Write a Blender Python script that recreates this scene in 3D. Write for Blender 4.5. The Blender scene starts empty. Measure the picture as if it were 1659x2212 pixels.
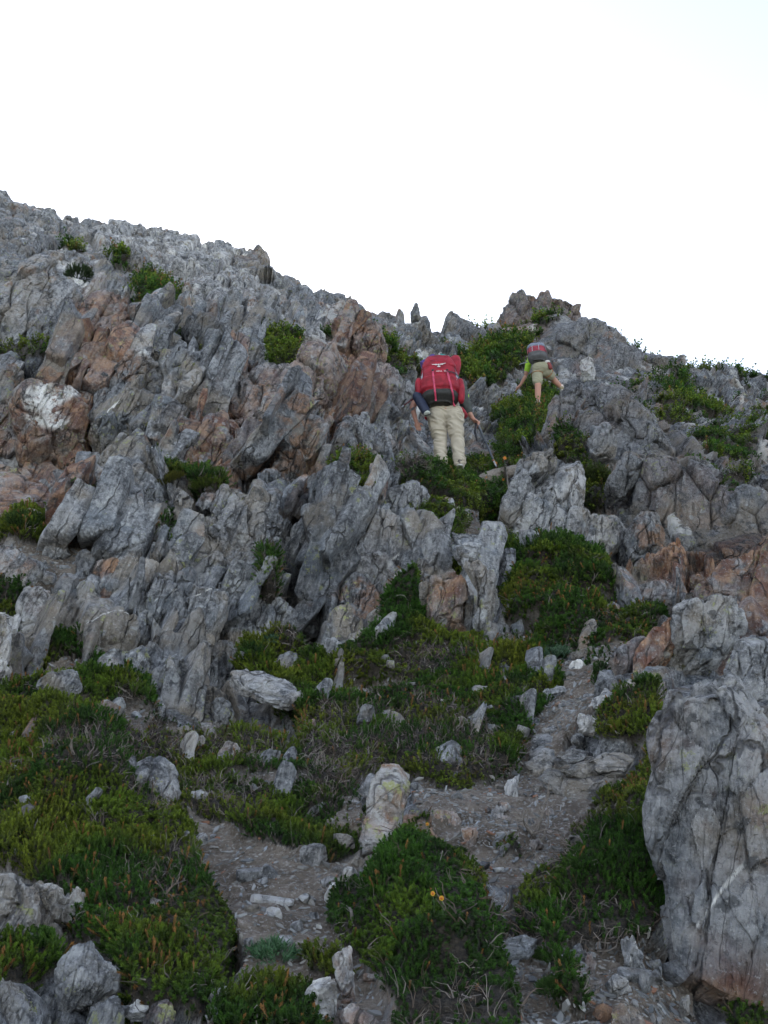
import bpy, bmesh, math, random
import numpy as np
from mathutils import Vector, Matrix, Quaternion

random.seed(7)
RNG = np.random.RandomState(11)
scene = bpy.context.scene
COL = scene.collection

# ------------------------------------------------------------------ camera
PITCH = math.radians(22.0)
CAM = np.array([0.0, 0.0, 1.6])
FPX = 512.0 / math.tan(math.radians(27.0))          # focal length in pixels of a 768 x 1024 frame
cam_data = bpy.data.cameras.new("camera")
cam = bpy.data.objects.new("camera", cam_data)
COL.objects.link(cam)
cam.location = CAM.tolist()
cam.rotation_euler = (math.radians(90.0) + PITCH, 0.0, 0.0)
cam_data.sensor_fit = 'VERTICAL'
cam_data.sensor_height = 24.0
cam_data.lens = 12.0 / math.tan(math.radians(27.0))
cam_data.clip_start = 0.05
cam_data.clip_end = 3000.0
scene.camera = cam

# ------------------------------------------------------------------ sky, sun, exposure
SUN_EL, SUN_AZ = math.radians(33.0), math.radians(-12.0)   # the sun is behind the ridge, a little left of the view
world = bpy.data.worlds.new("World")
scene.world = world
world.use_nodes = True
wn, wl = world.node_tree.nodes, world.node_tree.links
wn.clear()
sky = wn.new('ShaderNodeTexSky'); sky.sky_type = 'NISHITA'; sky.sun_disc = False
sky.sun_elevation = SUN_EL; sky.sun_rotation = SUN_AZ
sky.altitude = 1800.0; sky.air_density = 1.0; sky.dust_density = 1.0; sky.ozone_density = 0.8
bg = wn.new('ShaderNodeBackground'); bg.inputs['Strength'].default_value = 0.14
wo = wn.new('ShaderNodeOutputWorld')
hsv = wn.new('ShaderNodeHueSaturation'); hsv.inputs['Saturation'].default_value = 0.54      # thin high cloud takes the blue down
wl.new(sky.outputs['Color'], hsv.inputs['Color']); wl.new(hsv.outputs['Color'], bg.inputs['Color']); wl.new(bg.outputs['Background'], wo.inputs['Surface'])
sun_data = bpy.data.lights.new("sun", 'SUN'); sun_data.energy = 2.0; sun_data.angle = math.radians(0.5)
sun_data.color = (1.0, 0.93, 0.82)
sun = bpy.data.objects.new("sun", sun_data); COL.objects.link(sun)
sdir = Vector((math.sin(SUN_AZ) * math.cos(SUN_EL), math.cos(SUN_AZ) * math.cos(SUN_EL), math.sin(SUN_EL)))
sun.rotation_euler = sdir.to_track_quat('Z', 'Y').to_euler()
sun.location = (0, 40, 60)
scene.view_settings.view_transform = 'Standard'
scene.view_settings.look = 'None'
scene.view_settings.exposure = 1.5
scene.view_settings.gamma = 1.0
scene.render.engine = 'CYCLES'
scene.cycles.use_adaptive_sampling = True
scene.cycles.adaptive_threshold = 0.03
scene.cycles.adaptive_min_samples = 24
scene.cycles.use_denoising = True
scene.cycles.max_bounces = 5
scene.cycles.diffuse_bounces = 1
scene.cycles.glossy_bounces = 2
scene.cycles.transmission_bounces = 2
scene.cycles.transparent_max_bounces = 4
scene.cycles.time_limit = 900
# ------------------------------------------------------------------ vectorised noise
def hsh(ix, iy, iz, seed):
    h = (ix.astype(np.uint32) * np.uint32(374761393) + iy.astype(np.uint32) * np.uint32(668265263)
         + iz.astype(np.uint32) * np.uint32(2147483647) + np.uint32((seed * 974634777) & 0xffffffff))
    h ^= h >> np.uint32(13); h *= np.uint32(1274126177); h ^= h >> np.uint32(16)
    h *= np.uint32(2246822519); h ^= h >> np.uint32(15)
    return h

def hf(ix, iy, iz, seed):
    return (hsh(ix, iy, iz, seed) & np.uint32(0xffffff)).astype(np.float32) / np.float32(16777216.0)

def vnoise(p, seed=0):
    """value noise in -1..1 for an (N,3) array"""
    p = p.astype(np.float32)
    i = np.floor(p).astype(np.int64); f = p - i
    f = f * f * f * (f * (f * 6 - 15) + 10)
    r = 0
    for a in (0, 1):
        wx = f[:, 0] if a else 1 - f[:, 0]
        for b in (0, 1):
            wy = f[:, 1] if b else 1 - f[:, 1]
            for c in (0, 1):
                wz = f[:, 2] if c else 1 - f[:, 2]
                r = r + wx * wy * wz * hf(i[:, 0] + a, i[:, 1] + b, i[:, 2] + c, seed)
    return r * 2 - 1

def fbm(p, octv=4, seed=0, gain=0.5, lac=2.03):
    r, a = 0, 1.0
    for k in range(octv):
        r = r + a * vnoise(p, seed + 31 * k)
        p = p * lac + 17.3; a *= gain
    return r

def worley(p, seed=0):
    """nearest jittered cell: F1, F2, cell random (N,4), offset (N,3)"""
    p = p.astype(np.float32)
    base = np.floor(p - 0.5).astype(np.int64)
    n = len(p)
    f1 = np.full(n, 9.0, np.float32); f2 = np.full(n, 9.0, np.float32)
    bi = np.zeros((n, 3), np.int64); bo = np.zeros((n, 3), np.float32)
    for a in (0, 1):
        for b in (0, 1):
            for c in (0, 1):
                ci = base + np.array([a, b, c])
                j = np.stack([hf(ci[:, 0], ci[:, 1], ci[:, 2], seed + k) for k in (1, 2, 3)], 1) * 0.8 + 0.1
                d = p - (ci + j)
                l = np.sqrt((d * d).sum(1))
                near = l < f1
                f2 = np.where(near, f1, np.minimum(f2, l))
                f1 = np.where(near, l, f1)
                bi[near] = ci[near]; bo[near] = d[near]
    rnd = np.stack([hf(bi[:, 0], bi[:, 1], bi[:, 2], seed + k) for k in (11, 12, 13, 14)], 1)
    return f1, f2, rnd, bo

def nrm(v):
    v = np.asarray(v, float)
    return v / np.maximum(np.linalg.norm(v, axis=-1, keepdims=True), 1e-9)

# the schist splits along near-vertical sheets: NF across the sheets, UF up along them, WF into the hill
UF = nrm([0.24, 0.30, 1.0])
NF = nrm(np.cross(UF, nrm([0.35, -1.0, 0.2])));
WF = np.cross(NF, UF)
if NF[0] < 0: NF = -NF
FR = np.stack([NF, WF, UF], 1)                       # world -> sheet frame: p @ FR

def smooth(e0, e1, x):
    t = np.clip((x - e0) / (e1 - e0), 0, 1)
    return t * t * (3 - 2 * t)

def rock_disp(P, scales, seed=0, warp=1.0, gaps=(1.7, 1.1, 0.4)):
    """blocky fractured-rock displacement in metres at world points P; scales = [(cell_m, amp_m), ...]"""
    q0 = P @ FR
    wv = np.stack([fbm(q0 * 0.9 + 5.1 * k, 2, seed + 60 + k) for k in range(3)], 1)
    q0 = q0 + wv * np.array([0.07, 0.14, 0.22]) * warp
    d = np.zeros(len(P)); cre = np.zeros(len(P)); rid = None
    for k, (s, amp) in enumerate(scales):
        q = q0 / (s * np.array([0.42, 0.8, 1.25])) + 3.7 * k
        f1, f2, rnd, off = worley(q, seed + 7 * k)
        e = f2 - f1
        blk = (rnd[:, 0] - 0.5) * 1.9 + ((rnd[:, 1] - .5) * off[:, 0] * 1.3 + (rnd[:, 2] - .5) * off[:, 1] * 1.5 + (rnd[:, 3] - .35) * off[:, 2] * 1.3)
        gap = np.exp(-np.maximum(e, 0) / 0.05)
        d += amp * (blk - gap * gaps[min(k, 2)])
        cre = np.maximum(cre, gap * (1.0 if k < 2 else 0.5))
        if rid is None or k == 1: rid = rnd[:, 3]
    return d, cre, rid
# ------------------------------------------------------------------ where the slope lies
CP, SP = math.cos(PITCH), math.sin(PITCH)
def ray(px, py):
    a = (np.asarray(px, float) - 384.0) / FPX; b = (512.0 - np.asarray(py, float)) / FPX
    return nrm(np.stack([a, CP - SP * b, SP + CP * b], -1))
def to_px(P):
    d = P - CAM
    fwd = d[..., 1] * CP + d[..., 2] * SP
    up = -d[..., 1] * SP + d[..., 2] * CP
    fwd = np.where(fwd < 0.05, 0.05, fwd)
    return np.stack([384.0 + FPX * d[..., 0] / fwd, 512.0 - FPX * up / fwd], -1)

BOT = "1100:2.2 1024:2.6 960:2.95 900:3.4 840:3.95 780:4.7 "
COLS = {
 0: BOT + "720:5.5 680:6.2 640:6.8 600:7.2 560:7.8 520:8.6 500:10.5 480:12.3 440:13.0 400:13.6 360:14.8 320:17 280:22 240:30 205:38 198:40",
 60: BOT + "720:5.5 680:6.2 640:6.8 600:7.3 560:7.8 520:8.6 500:10.0 475:12.0 440:12.6 400:13.2 360:14.2 320:16.5 280:22 250:30 225:42",
 128: BOT + "720:5.6 680:6.2 640:6.8 600:7.3 560:7.8 520:8.5 490:9.3 470:11.0 440:12.1 400:12.8 360:13.8 320:16 290:20 260:30 240:40 229:46",
 200: BOT + "720:5.8 690:6.4 640:6.9 600:7.3 560:7.7 520:8.1 490:8.6 470:9.6 430:11.3 400:12.3 360:14.2 330:17.5 300:24 270:34 246:46",
 260: BOT + "720:5.8 690:6.3 650:6.9 600:7.3 560:7.6 520:8 480:8.6 460:9.7 420:11.3 380:12.5 350:14.5 320:20 290:30 260:40 243:47",
 320: BOT + "720:5.8 690:6.3 650:6.9 600:7.4 560:7.8 520:8.3 480:8.9 455:9.8 430:10.8 400:11.6 370:12.4 345:14 320:20 300:27 285:32",
 380: BOT + "720:5.8 690:6.3 640:7.0 600:7.5 560:8.1 520:8.7 480:9.6 460:10.5 430:11.8 400:12.7 370:13.6 345:16 330:22 314:29",
 440: BOT + "720:5.8 680:6.4 640:7 600:7.6 560:8.4 530:9.1 500:10.4 480:11.7 467:13.4 440:14.2 400:15.5 370:17 345:21 330:26 318:31",
 480: BOT + "720:5.8 680:6.4 640:7 600:7.8 560:8.8 520:10 500:11 480:12.6 460:14 440:15.5 420:17 400:18.5 380:20 360:24 340:30 331:33",
 520: BOT + "720:5.6 680:6.3 640:7.2 600:8.3 560:9.5 530:10.5 500:11.5 460:13.5 440:15.5 420:19.3 410:21.4 390:22.6 370:24 350:28 335:33 326:35",
 560: BOT + "720:5.4 680:6.2 640:7.2 600:8.4 570:9.3 540:10 500:10.8 460:12 430:14.5 410:18 395:21.3 370:23 340:26 320:29 306:31",
 600: BOT + "720:5.1 680:5.9 640:7.0 600:8.4 570:9.2 540:9.8 500:10.5 460:11.5 430:13 400:17 380:21 350:25 326:28",
 640: BOT + "720:4.9 680:5.6 640:6.6 610:7.6 580:8.8 540:9.6 500:10.3 460:11.5 430:13.5 400:18 380:22 354:27",
 700: "1100:2.5 1024:3.0 960:3.4 900:3.75 840:4.1 780:4.4 720:4.9 680:5.7 640:6.7 600:7.8 570:8.8 540:9.6 500:10.5 470:12 440:14 410:18 390:22 368:27",
 768: "1100:2.6 1024:3.1 960:3.4 900:3.7 840:3.95 780:4.2 720:4.8 680:5.6 640:6.6 600:7.7 560:8.6 530:9.5 500:12 470:14 440:17 410:21 386:26",
}
ctrl = []
def addc(az, h, z): ctrl.append((az, math.log(h), z / h))
for px, s in COLS.items():
    pts = [tuple(map(float, t.split(':'))) for t in s.split()]
    for dpx, dpy in ([(0, 0)] if 0 < px < 768 else ([(0, 0), (-90, -25), (-200, -45)] if px == 0 else [(0, 0), (90, 18), (200, 35)])):
        for (py, r) in pts:
            d = ray(px + dpx, py + (dpy if py < 400 else dpy * 0.3)) * r + CAM
            h = math.hypot(d[0], d[1]); az = math.atan2(d[0], d[1])
            addc(az, h, d[2])
        elev = (d[2] - 1.6) / h
        for mul, drop in ((1.12, 0.03), (1.4, 0.16), (2.0, 0.45), (4.0, 0.62), (10.0, 0.68)):   # the far side of the ridge falls away
            addc(az, h * mul, 1.6 + h * mul * (elev - drop))
for az in np.radians([-32, -20, -10, 0, 10, 20, 32]):
    for h, g in ((0.3, 0.45), (0.7, 0.46), (1.2, 0.48)): addc(az, h, g * h)
for az in np.radians([-60, -85, 60, 85]):
    for h in (0.3, 1, 3, 8, 20, 45): addc(az, h, (0.42 if abs(az) < 1.2 else 0.12) * h)
    addc(az, 100, 10)
ctrl = np.array(ctrl)
KAZ, KLH = 1.0, 0.75
cx = np.stack([ctrl[:, 0] * KAZ, ctrl[:, 1] * KLH], 1)
dm = np.sqrt(((cx[:, None] - cx[None]) ** 2).sum(-1))
nC = len(cx)
Am = np.zeros((nC + 3, nC + 3)); Am[:nC, :nC] = -dm - 0.004 * np.eye(nC) * -1
Am[:nC, :nC] += 0.0
Am[:nC, nC] = 1; Am[:nC, nC + 1:] = cx; Am[nC, :nC] = 1; Am[nC + 1:, :nC] = cx.T
wts = np.linalg.solve(Am, np.concatenate([ctrl[:, 2], np.zeros(3)]))
GA = np.concatenate([np.linspace(-1.5, -0.6, 30, endpoint=False), np.linspace(-0.6, 0.6, 321), np.linspace(0.6, 1.5, 31)[1:]])
GL = np.linspace(math.log(0.3), math.log(420.0), 620)
gx, gy = np.meshgrid(GA * KAZ, GL * KLH, indexing='ij')
gp = np.stack([gx.ravel(), gy.ravel()], 1)
GG = np.zeros(len(gp))
for s in range(0, len(gp), 20000):
    q = gp[s:s + 20000]
    D = np.sqrt((q[:, :1] - cx[None, :, 0]) ** 2 + (q[:, 1:] - cx[None, :, 1]) ** 2)
    GG[s:s + 20000] = -D @ wts[:nC] + wts[nC] + q @ wts[nC + 1:]
GG = GG.reshape(len(GA), len(GL))
for _ in range(2):                                   # take the tent kinks off
    GG[1:-1] = 0.25 * GG[:-2] + 0.5 * GG[1:-1] + 0.25 * GG[2:]
    GG[:, 1:-1] = 0.25 * GG[:, :-2] + 0.5 * GG[:, 1:-1] + 0.25 * GG[:, 2:]

def base_z(x, y):
    h = np.maximum(np.hypot(x, y), 0.31); az = np.arctan2(x, y)
    azc = np.clip(az, GA[0], GA[-1])
    ia = np.interp(azc, GA, np.arange(len(GA))); il = (np.log(np.minimum(h, 415.0)) - GL[0]) / (GL[1] - GL[0])
    i0 = np.clip(ia.astype(int), 0, len(GA) - 2); j0 = np.clip(il.astype(int), 0, len(GL) - 2)
    fa = ia - i0; fl = il - j0
    g = (GG[i0, j0] * (1 - fa) + GG[i0 + 1, j0] * fa) * (1 - fl) + (GG[i0, j0 + 1] * (1 - fa) + GG[i0 + 1, j0 + 1] * fa) * fl
    back = 0.5 * np.cos(az) * np.minimum(h, 60) / h * (h < 1e9)
    t = smooth(1.15, 1.5, np.abs(az))
    return h * (g * (1 - t) + back * t)

RT = np.exp(np.linspace(math.log(1.8), math.log(75), 2600))
def hit(px, py):
    """first point of the undisplaced slope seen through a pixel of the photograph"""
    d = ray(px, py)
    P = CAM + d * RT[:, None]
    below = P[:, 2] < base_z(P[:, 0], P[:, 1])
    k = int(np.argmax(below)) if below.any() else len(RT) - 1
    return P[k], RT[k]

# ------------------------------------------------------------------ what grows or lies where (outlines as seen, in 1659 x 2212 units)
def raster(polys, blur=2):
    M = np.zeros((1024, 768), np.float32)
    yy, xx = np.mgrid[0:1024, 0:768]
    for poly in polys:
        p = np.array(poly, float) * (768 / 1659.0)
        x0, x1 = max(0, int(p[:, 0].min())), min(768, int(p[:, 0].max()) + 2)
        y0, y1 = max(0, int(p[:, 1].min())), min(1024, int(p[:, 1].max()) + 2)
        X, Y = xx[y0:y1, x0:x1], yy[y0:y1, x0:x1]
        ins = np.zeros(X.shape, bool)
        for (ax, ay), (bx, by) in zip(p, np.roll(p, -1, 0)):
            if ay == by: continue
            c = ((ay > Y) != (by > Y)) & (X < (bx - ax) * (Y - ay) / (by - ay) + ax)
            ins ^= c
        M[y0:y1, x0:x1][ins] = 1
    for _ in range(blur):
        for ax in (0, 1):
            M = (np.roll(M, 2, ax) + np.roll(M, 1, ax) + M + np.roll(M, -1, ax) + np.roll(M, -2, ax)) / 5
    return M
def el(cx_, cy_, rx, ry, n=10):
    return [(cx_ + rx * math.cos(t * 6.283 / n), cy_ + ry * math.sin(t * 6.283 / n)) for t in range(n)]
VEG = [
 [(840,1260),(900,1240),(920,1370),(1000,1385),(1075,1370),(1070,1250),(1030,1160),(1060,1145),(1100,1190),(1230,1205),(1310,1240),(1340,1300),(1310,1345),(1430,1320),(1430,1360),(1330,1400),(1300,1480),(1220,1400),(1205,1480),(1150,1560),(1100,1660),(1000,1690),(890,1660),(820,1640),(760,1700),(640,1650),(640,1540),(620,1500),(590,1480),(520,1430),(530,1380),(640,1370),(650,1440),(720,1430),(800,1380),(840,1300)],
 [(0,1490),(200,1470),(300,1500),(340,1570),(400,1590),(480,1560),(560,1600),(640,1640),(760,1700),(790,1800),(700,1860),(560,1830),(470,1770),(400,1760),(420,1850),(440,1900),(510,2010),(470,2080),(420,2190),(260,2150),(230,2050),(150,1960),(90,1900),(0,1850)],
 [(805,1905),(885,1800),(930,1765),(950,1850),(1030,1900),(1090,2000),(1060,2080),(1100,2150),(1100,2260),(860,2260),(800,2130),(765,2050),(700,1960),(730,1920)],
 [(1430,1480),(1420,1620),(1420,1700),(1400,1760),(1410,1850),(1430,1950),(1400,2050),(1300,2030),(1200,2020),(1110,1990),(1120,1920),(1200,1860),(1250,1790),(1290,1740),(1370,1690),(1390,1620),(1280,1630),(1290,1560),(1340,1500)],
 [(1150,2100),(1190,2075),(1240,2120),(1250,2160),(1200,2150)], el(1185, 2040, 22, 20), el(1090, 1830, 30, 22),
 [(850,1000),(940,1005),(1010,1003),(1070,1012),(1085,960),(1065,900),(1080,875),(1150,875),(1195,895),(1180,940),(1120,1000),(1105,1045),(1080,1110),(1010,1115),(960,1070),(880,1030)],
 [(1005,765),(1050,738),(1150,738),(1130,790),(1090,825),(1060,835),(1010,835),(1000,800)],
 [(1115,835),(1160,820),(1205,850),(1190,905),(1120,905),(1120,870)],
 [(880,1100),(940,1090),(1000,1130),(990,1180),(960,1210),(925,1170),(880,1150)],
 [(1255,1000),(1300,1010),(1315,1080),(1290,1115),(1260,1080)], [(1205,970),(1250,940),(1290,950),(1240,1000),(1210,1000)],
 el(55, 1140, 48, 38), [(150,1170),(220,1100),(245,1120),(240,1190),(190,1200)], [(0,1225),(60,1235),(50,1290),(30,1420),(0,1320)],
 [(290,1130),(380,1110),(385,1200),(300,1210)], [(90,1405),(180,1395),(195,1440),(90,1452)], [(345,1020),(400,1015),(490,1030),(470,1062),(360,1050)],
 [(200,1430),(290,1420),(340,1450),(330,1520),(200,1510)], [(565,1170),(612,1200),(600,1270),(568,1260)],
 [(285,615),(390,645),(375,675),(300,655)], [(300,575),(360,610),(375,640),(310,600)], [(235,535),(285,560),(250,562)], [(110,490),(200,560),(160,545)],
 [(570,720),(640,728),(655,750),(630,808),(592,808),(590,770)], [(255,2010),(300,1990),(330,2080),(280,2150)],
 [(0,2060),(100,2020),(130,2100),(0,2130)], [(480,2160),(560,2130),(690,2165),(700,2260),(400,2260)], [(640,2060),(720,2035),(730,2110),(650,2110)],
 [(1590,2080),(1659,1920),(1700,1900),(1700,2260),(1570,2260)],
 [(720,985),(810,1000),(790,1080),(770,1090),(765,1040),(720,1020)], el(1000, 1220, 30, 40), [(510,1390),(590,1370),(650,1380),(640,1440),(540,1440)],
 [(370,870),(400,860),(410,890),(375,910)], el(860, 815, 12, 25), [(1400,815),(1450,790),(1500,800),(1440,830)], [(1360,900),(1460,880),(1500,900),(1420,915)],
 [(1480,930),(1659,930),(1659,1000),(1560,990)], [(1470,1010),(1560,960),(1640,1010),(1600,1060),(1500,1060)], [(1100,705),(1140,690),(1230,670),(1200,690)],
 [(1330,780),(1420,775),(1400,795)], [(1470,800),(1560,790),(1620,820),(1540,820)],
]
SOIL = [
 [(1150,1380),(1300,1340),(1340,1420),(1290,1560),(1240,1640),(1380,1690),(1250,1800),(1200,1880),(1110,1920),(1040,1880),(950,1820),(880,1760),(880,1650),(1000,1690),(1090,1640),(1130,1560),(1190,1480)],
 [(390,1720),(480,1770),(560,1830),(700,1860),(790,1850),(730,1920),(700,1960),(765,2050),(820,2140),(760,2260),(400,2260),(520,2050),(450,1920),(370,1830)],
 [(1040,1990),(1200,2010),(1400,2030),(1470,2120),(1580,2260),(1080,2260),(1100,2150),(1050,2080)],
 [(1000,1100),(1100,1090),(1090,1160),(980,1160)], [(0,1170),(240,1165),(260,1220),(60,1260),(0,1220)], [(1010,1005),(1100,1000),(1060,1045)],
 [(20,1420),(200,1440),(190,1495),(20,1495)], [(-200,1850),(0,1850),(0,2260),(-200,2260)],
]
RUST = [
 [(380,1040),(430,930),(480,880),(620,800),(720,690),(830,685),(850,790),(870,850),(760,890),(640,880),(540,905),(450,1040)],
 [(40,820),(200,790),(190,1010),(40,1000)], [(150,650),(290,650),(285,760),(180,820),(150,740)], [(0,1000),(140,1050),(200,1165),(0,1110)],
 [(1370,1240),(1659,1150),(1659,1420),(1560,1420),(1480,1290)], [(500,530),(560,560),(600,580),(520,560)], [(1080,700),(1190,660),(1180,720),(1090,740)],
 [(470,800),(520,780),(560,800),(500,830)], [(1230,780),(1270,780),(1260,810)], [(380,930),(520,900),(500,1040),(380,1040)], [(450,640),(560,640),(540,690),(450,680)],
]
HOLLOW = [[(640,1180),(665,1190),(700,1240),(715,1300),(700,1420),(655,1400),(605,1310),(598,1220),(620,1180)], [(528,925),(546,935),(540,1020),(528,1020)], [(700,965),(735,890),(742,900),(700,1010),(680,1050)],
 [(575,1068),(690,1005),(690,1030),(640,1090),(590,1100)], [(150,1030),(190,990),(215,985),(190,1040),(160,1045)], [(0,800),(40,780),(75,785),(70,810),(0,835)], [(180,850),(200,845),(195,1010),(178,1000)], [(1395,1215),(1440,1180),(1450,1190),(1410,1230)],
 [(1130,1070),(1150,1050),(1145,1090)], [(1040,1100),(1075,1090),(1080,1150),(1055,1150)], [(1020,1280),(1030,1270),(1028,1370),(1015,1370)], [(455,1370),(475,1440),(470,1500),(455,1480)], [(500,1520),(560,1545),(640,1555),(640,1600),(560,1580)],
 [(855,1060),(870,1065),(872,1130),(885,1180),(875,1180),(858,1110)], [(290,1240),(320,1220),(322,1420),(305,1480),(290,1330)]]
QUARTZ = [[(45,842),(90,818),(130,835),(190,828),(200,848),(150,858),(118,880),(142,900),(90,892),(50,880)], [(50,892),(150,903),(130,928),(60,912)], [(120,572),(150,560),(190,605),(170,618),(150,590)], [(298,752),(335,745),(332,768),(300,765)],
 [(235,985),(300,960),(302,966),(240,992)], [(730,1165),(745,1100),(752,1102),(738,1168)]]
DARKR = [[(1130,830),(1240,700),(1400,760),(1500,860),(1659,1000),(1700,1150),(1600,1200),(1380,1230),(1300,1180),(1290,1000),(1180,930)], [(570,1040),(700,960),(720,1200),(700,1420),(640,1450),(560,1320)], [(1070,690),(1240,640),(1300,720),(1180,740)]]   # darker rock faces; in the gully, its shade put into the rock colour
MOUND = [[(1090,1240),(1230,1215),(1310,1245),(1330,1300),(1290,1370),(1180,1390),(1090,1370)], [(860,1830),(1000,1920),(1050,2010),(1020,2120),(860,2100),(790,1980)], [(1250,1850),(1400,1740),(1400,1950),(1200,1960)], [(80,1560),(260,1600),(280,1750),(80,1780)]]
PALE = [[(150,480),(430,500),(560,600),(640,700),(480,690),(330,580),(200,540)], [(120,570),(160,575),(190,600),(170,610)], [(660,700),(720,700),(720,740),(650,750)]]
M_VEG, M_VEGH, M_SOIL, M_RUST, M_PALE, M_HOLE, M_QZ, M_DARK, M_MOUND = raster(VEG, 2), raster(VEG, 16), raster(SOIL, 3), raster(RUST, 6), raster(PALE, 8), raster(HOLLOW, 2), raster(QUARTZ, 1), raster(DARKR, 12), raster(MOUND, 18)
def look(M, P, jit=9.0, seed=5):
    """value of a map at world points, its borders roughened by noise"""
    r = np.linalg.norm(P - CAM, axis=1)
    q = to_px(P)
    w = np.stack([fbm(P * 2.2, 3, seed), fbm(P * 2.2 + 40, 3, seed + 9)], 1)
    q = q + w * (jit * np.clip(6.0 / r, 0.4, 1.2))[:, None]
    x = np.clip(q[:, 0], 0, 767).astype(int); y = np.clip(q[:, 1], 0, 1023).astype(int)
    return M[y, x]
# ------------------------------------------------------------------ the single rocks: outlines measured on the photograph in zoomed regions
REG = {'A': (0, 560, .4822), 'B': (700, 680, .4822), 'C': (1450, 840, .5148), 'D': (0, 1350, .4822), 'E': (700, 1350, .4822),
       'F': (1400, 1400, .5449), 'G': (0, 2100, .4822), 'H': (700, 2100, .4822), 'I': (1400, 2100, .5449), 'W': (0, 0, 1.3888)}
# (kind name, category, region, outline, options, label); options: r distance, T depth factor, lean degrees, tone (rust, pale, quartz), sh lightness
R = []
def rk(reg, pts, label, name='rock', cat='rock', **o):
    ox, oy, s = REG[reg]
    R.append((name, cat, np.array([(ox + x * s, oy + y * s) for x, y in pts], float) / 3.0, o, label))
# --- left face, upper part
rk('A', [(-80,420),(200,380),(440,460),(530,620),(500,700),(430,760),(420,1050),(330,1100),(160,1075),(-80,1085)], "huge smooth grey cliff slab filling the upper left edge below the ridge", 'cliff_slab', 'cliff', T=.35, tone=(0,.45,.0), sh=.55, lean=22)
rk('A', [(460,720),(600,690),(870,740),(870,860),(760,960),(700,1010),(500,1030),(455,850)], "reddish brown block of cliff right of the smooth grey slab", 'cliff_block', 'cliff', T=.4, tone=(.9,.2,0), lean=22)
rk('A', [(1120,860),(1250,755),(1380,870),(1355,950),(1240,1045),(1150,965)], "dark squarish boulder perched on the left cliff", 'boulder', T=.8, sh=.30, lean=0)
rk('A', [(100,1290),(200,1185),(540,1205),(565,1400),(530,1590),(400,1690),(200,1640),(120,1450)], "overhanging cliff block with white quartz and rust stains", 'cliff_block', 'cliff', T=.55, tone=(1,.1,0), qz=1, lean=8)
rk('A', [(590,1340),(700,1280),(900,1235),(1050,1270),(1095,1400),(1050,1500),(850,1560),(700,1600),(620,1625),(570,1500)], "rounded grey lens of rock crossed by a thin white vein", 'cliff_block', 'cliff', T=.5, sh=.52, vein=(60, .25, .012), lean=10)
rk('A', [(600,1670),(700,1600),(850,1540),(1035,1535),(1010,1690),(850,1760),(650,1760)], "light grey ledge block under the veined lens of rock", 'cliff_block', 'cliff', T=.6, tone=(0,.5,0), lean=12)
rk('A', [(700,1100),(890,1030),(985,1080),(1010,1190),(850,1245),(700,1275),(640,1230)], "grey block with a white quartz patch above the veined lens", 'cliff_block', 'cliff', T=.5, tone=(.1,.3,.0), lean=12)
rk('A', [(1020,1080),(1130,950),(1230,1060),(1300,1150),(1300,1260),(1150,1240),(1030,1200)], "grey pointed slab under the dark squarish boulder", 'cliff_block', 'cliff', T=.4, sh=.55, lean=12)
rk('A', [(1310,1090),(1430,1085),(1440,1180),(1330,1215),(1290,1160)], "small squared grey block beside the reddish cliff", 'boulder', T=.7, lean=10)
rk('A', [(560,680),(590,470),(690,440),(760,520),(775,705),(640,700)], "leaning grey slabs beside the dark bush on the upper cliff", 'cliff_slab', 'cliff', T=.5, lean=15)
rk('A', [(-60,1290),(60,1290),(110,1370),(130,1500),(120,1640),(40,1700),(-60,1700)], "brown stained column of rock at the left edge beside the quartz block", 'cliff_block', 'cliff', T=.5, tone=(.7,0,0), lean=8)
rk('A', [(10,1110),(100,1110),(150,1130),(150,1270),(60,1280),(-40,1250)], "small cracked grey block under the huge smooth slab", 'cliff_block', 'cliff', T=.5, lean=8)
rk('A', [(780,850),(850,840),(860,970),(800,1000),(740,1040),(770,900)], "narrow upright grey flake beside the reddish brown block", 'slab', T=.7, lean=10)
rk('A', [(980,830),(1060,805),(1120,850),(1110,900),(1000,930),(960,880)], "pale rounded boulder left of the dark squarish one", 'boulder', T=.7, tone=(0,.5,0), lean=10)
rk('A', [(1270,1040),(1370,950),(1480,980),(1440,1070),(1330,1080)], "brown grey boulder below and right of the dark one", 'boulder', T=.7, tone=(.4,0,0), lean=10)
# --- central reddish cliff
rk('B', [(430,740),(480,650),(560,640),(640,700),(760,790),(745,960),(700,1120),(560,1190),(300,1260),(-60,1310),(-40,980),(200,920),(380,910)], "broad reddish grey cliff left of the near hiker", 'cliff_slab', 'cliff', T=.3, tone=(.75,.25,0), sh=.55, lean=30, r=12.9)
rk('B', [(760,800),(940,770),(1050,900),(1130,1010),(1040,1190),(970,1250),(830,1130),(745,1000)], "speckled grey buttress directly left of the red backpack", 'cliff_slab', 'cliff', T=.45, tone=(.35,.4,0), sh=.52, lean=20, r=14.0)
rk('B', [(700,600),(790,575),(930,580),(960,700),(940,790),(780,800),(720,720)], "rusty grey top of the cliff against the skyline slope", 'cliff_block', 'cliff', T=.45, tone=(.8,.1,0), lean=20, r=15.2)
rk('B', [(430,680),(480,630),(560,640),(575,700),(500,740),(430,740)], "pale cream capped rock on top of the reddish cliff", 'boulder', T=.6, tone=(0,1,.1), lean=20, r=14)
rk('B', [(20,700),(120,680),(220,740),(260,880),(150,900),(20,860)], "grey block left of the green tuft on the cliff top", 'cliff_block', 'cliff', T=.5, lean=20, r=14)
rk('W', [(378,1045),(395,990),(430,930),(470,880),(520,900),(500,960),(470,1045)], "smooth orange brown slab leaning on the cliff", 'slab', T=.35, tone=(1.0,0,0), sh=.6, lean=22, r=10.9)
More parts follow.
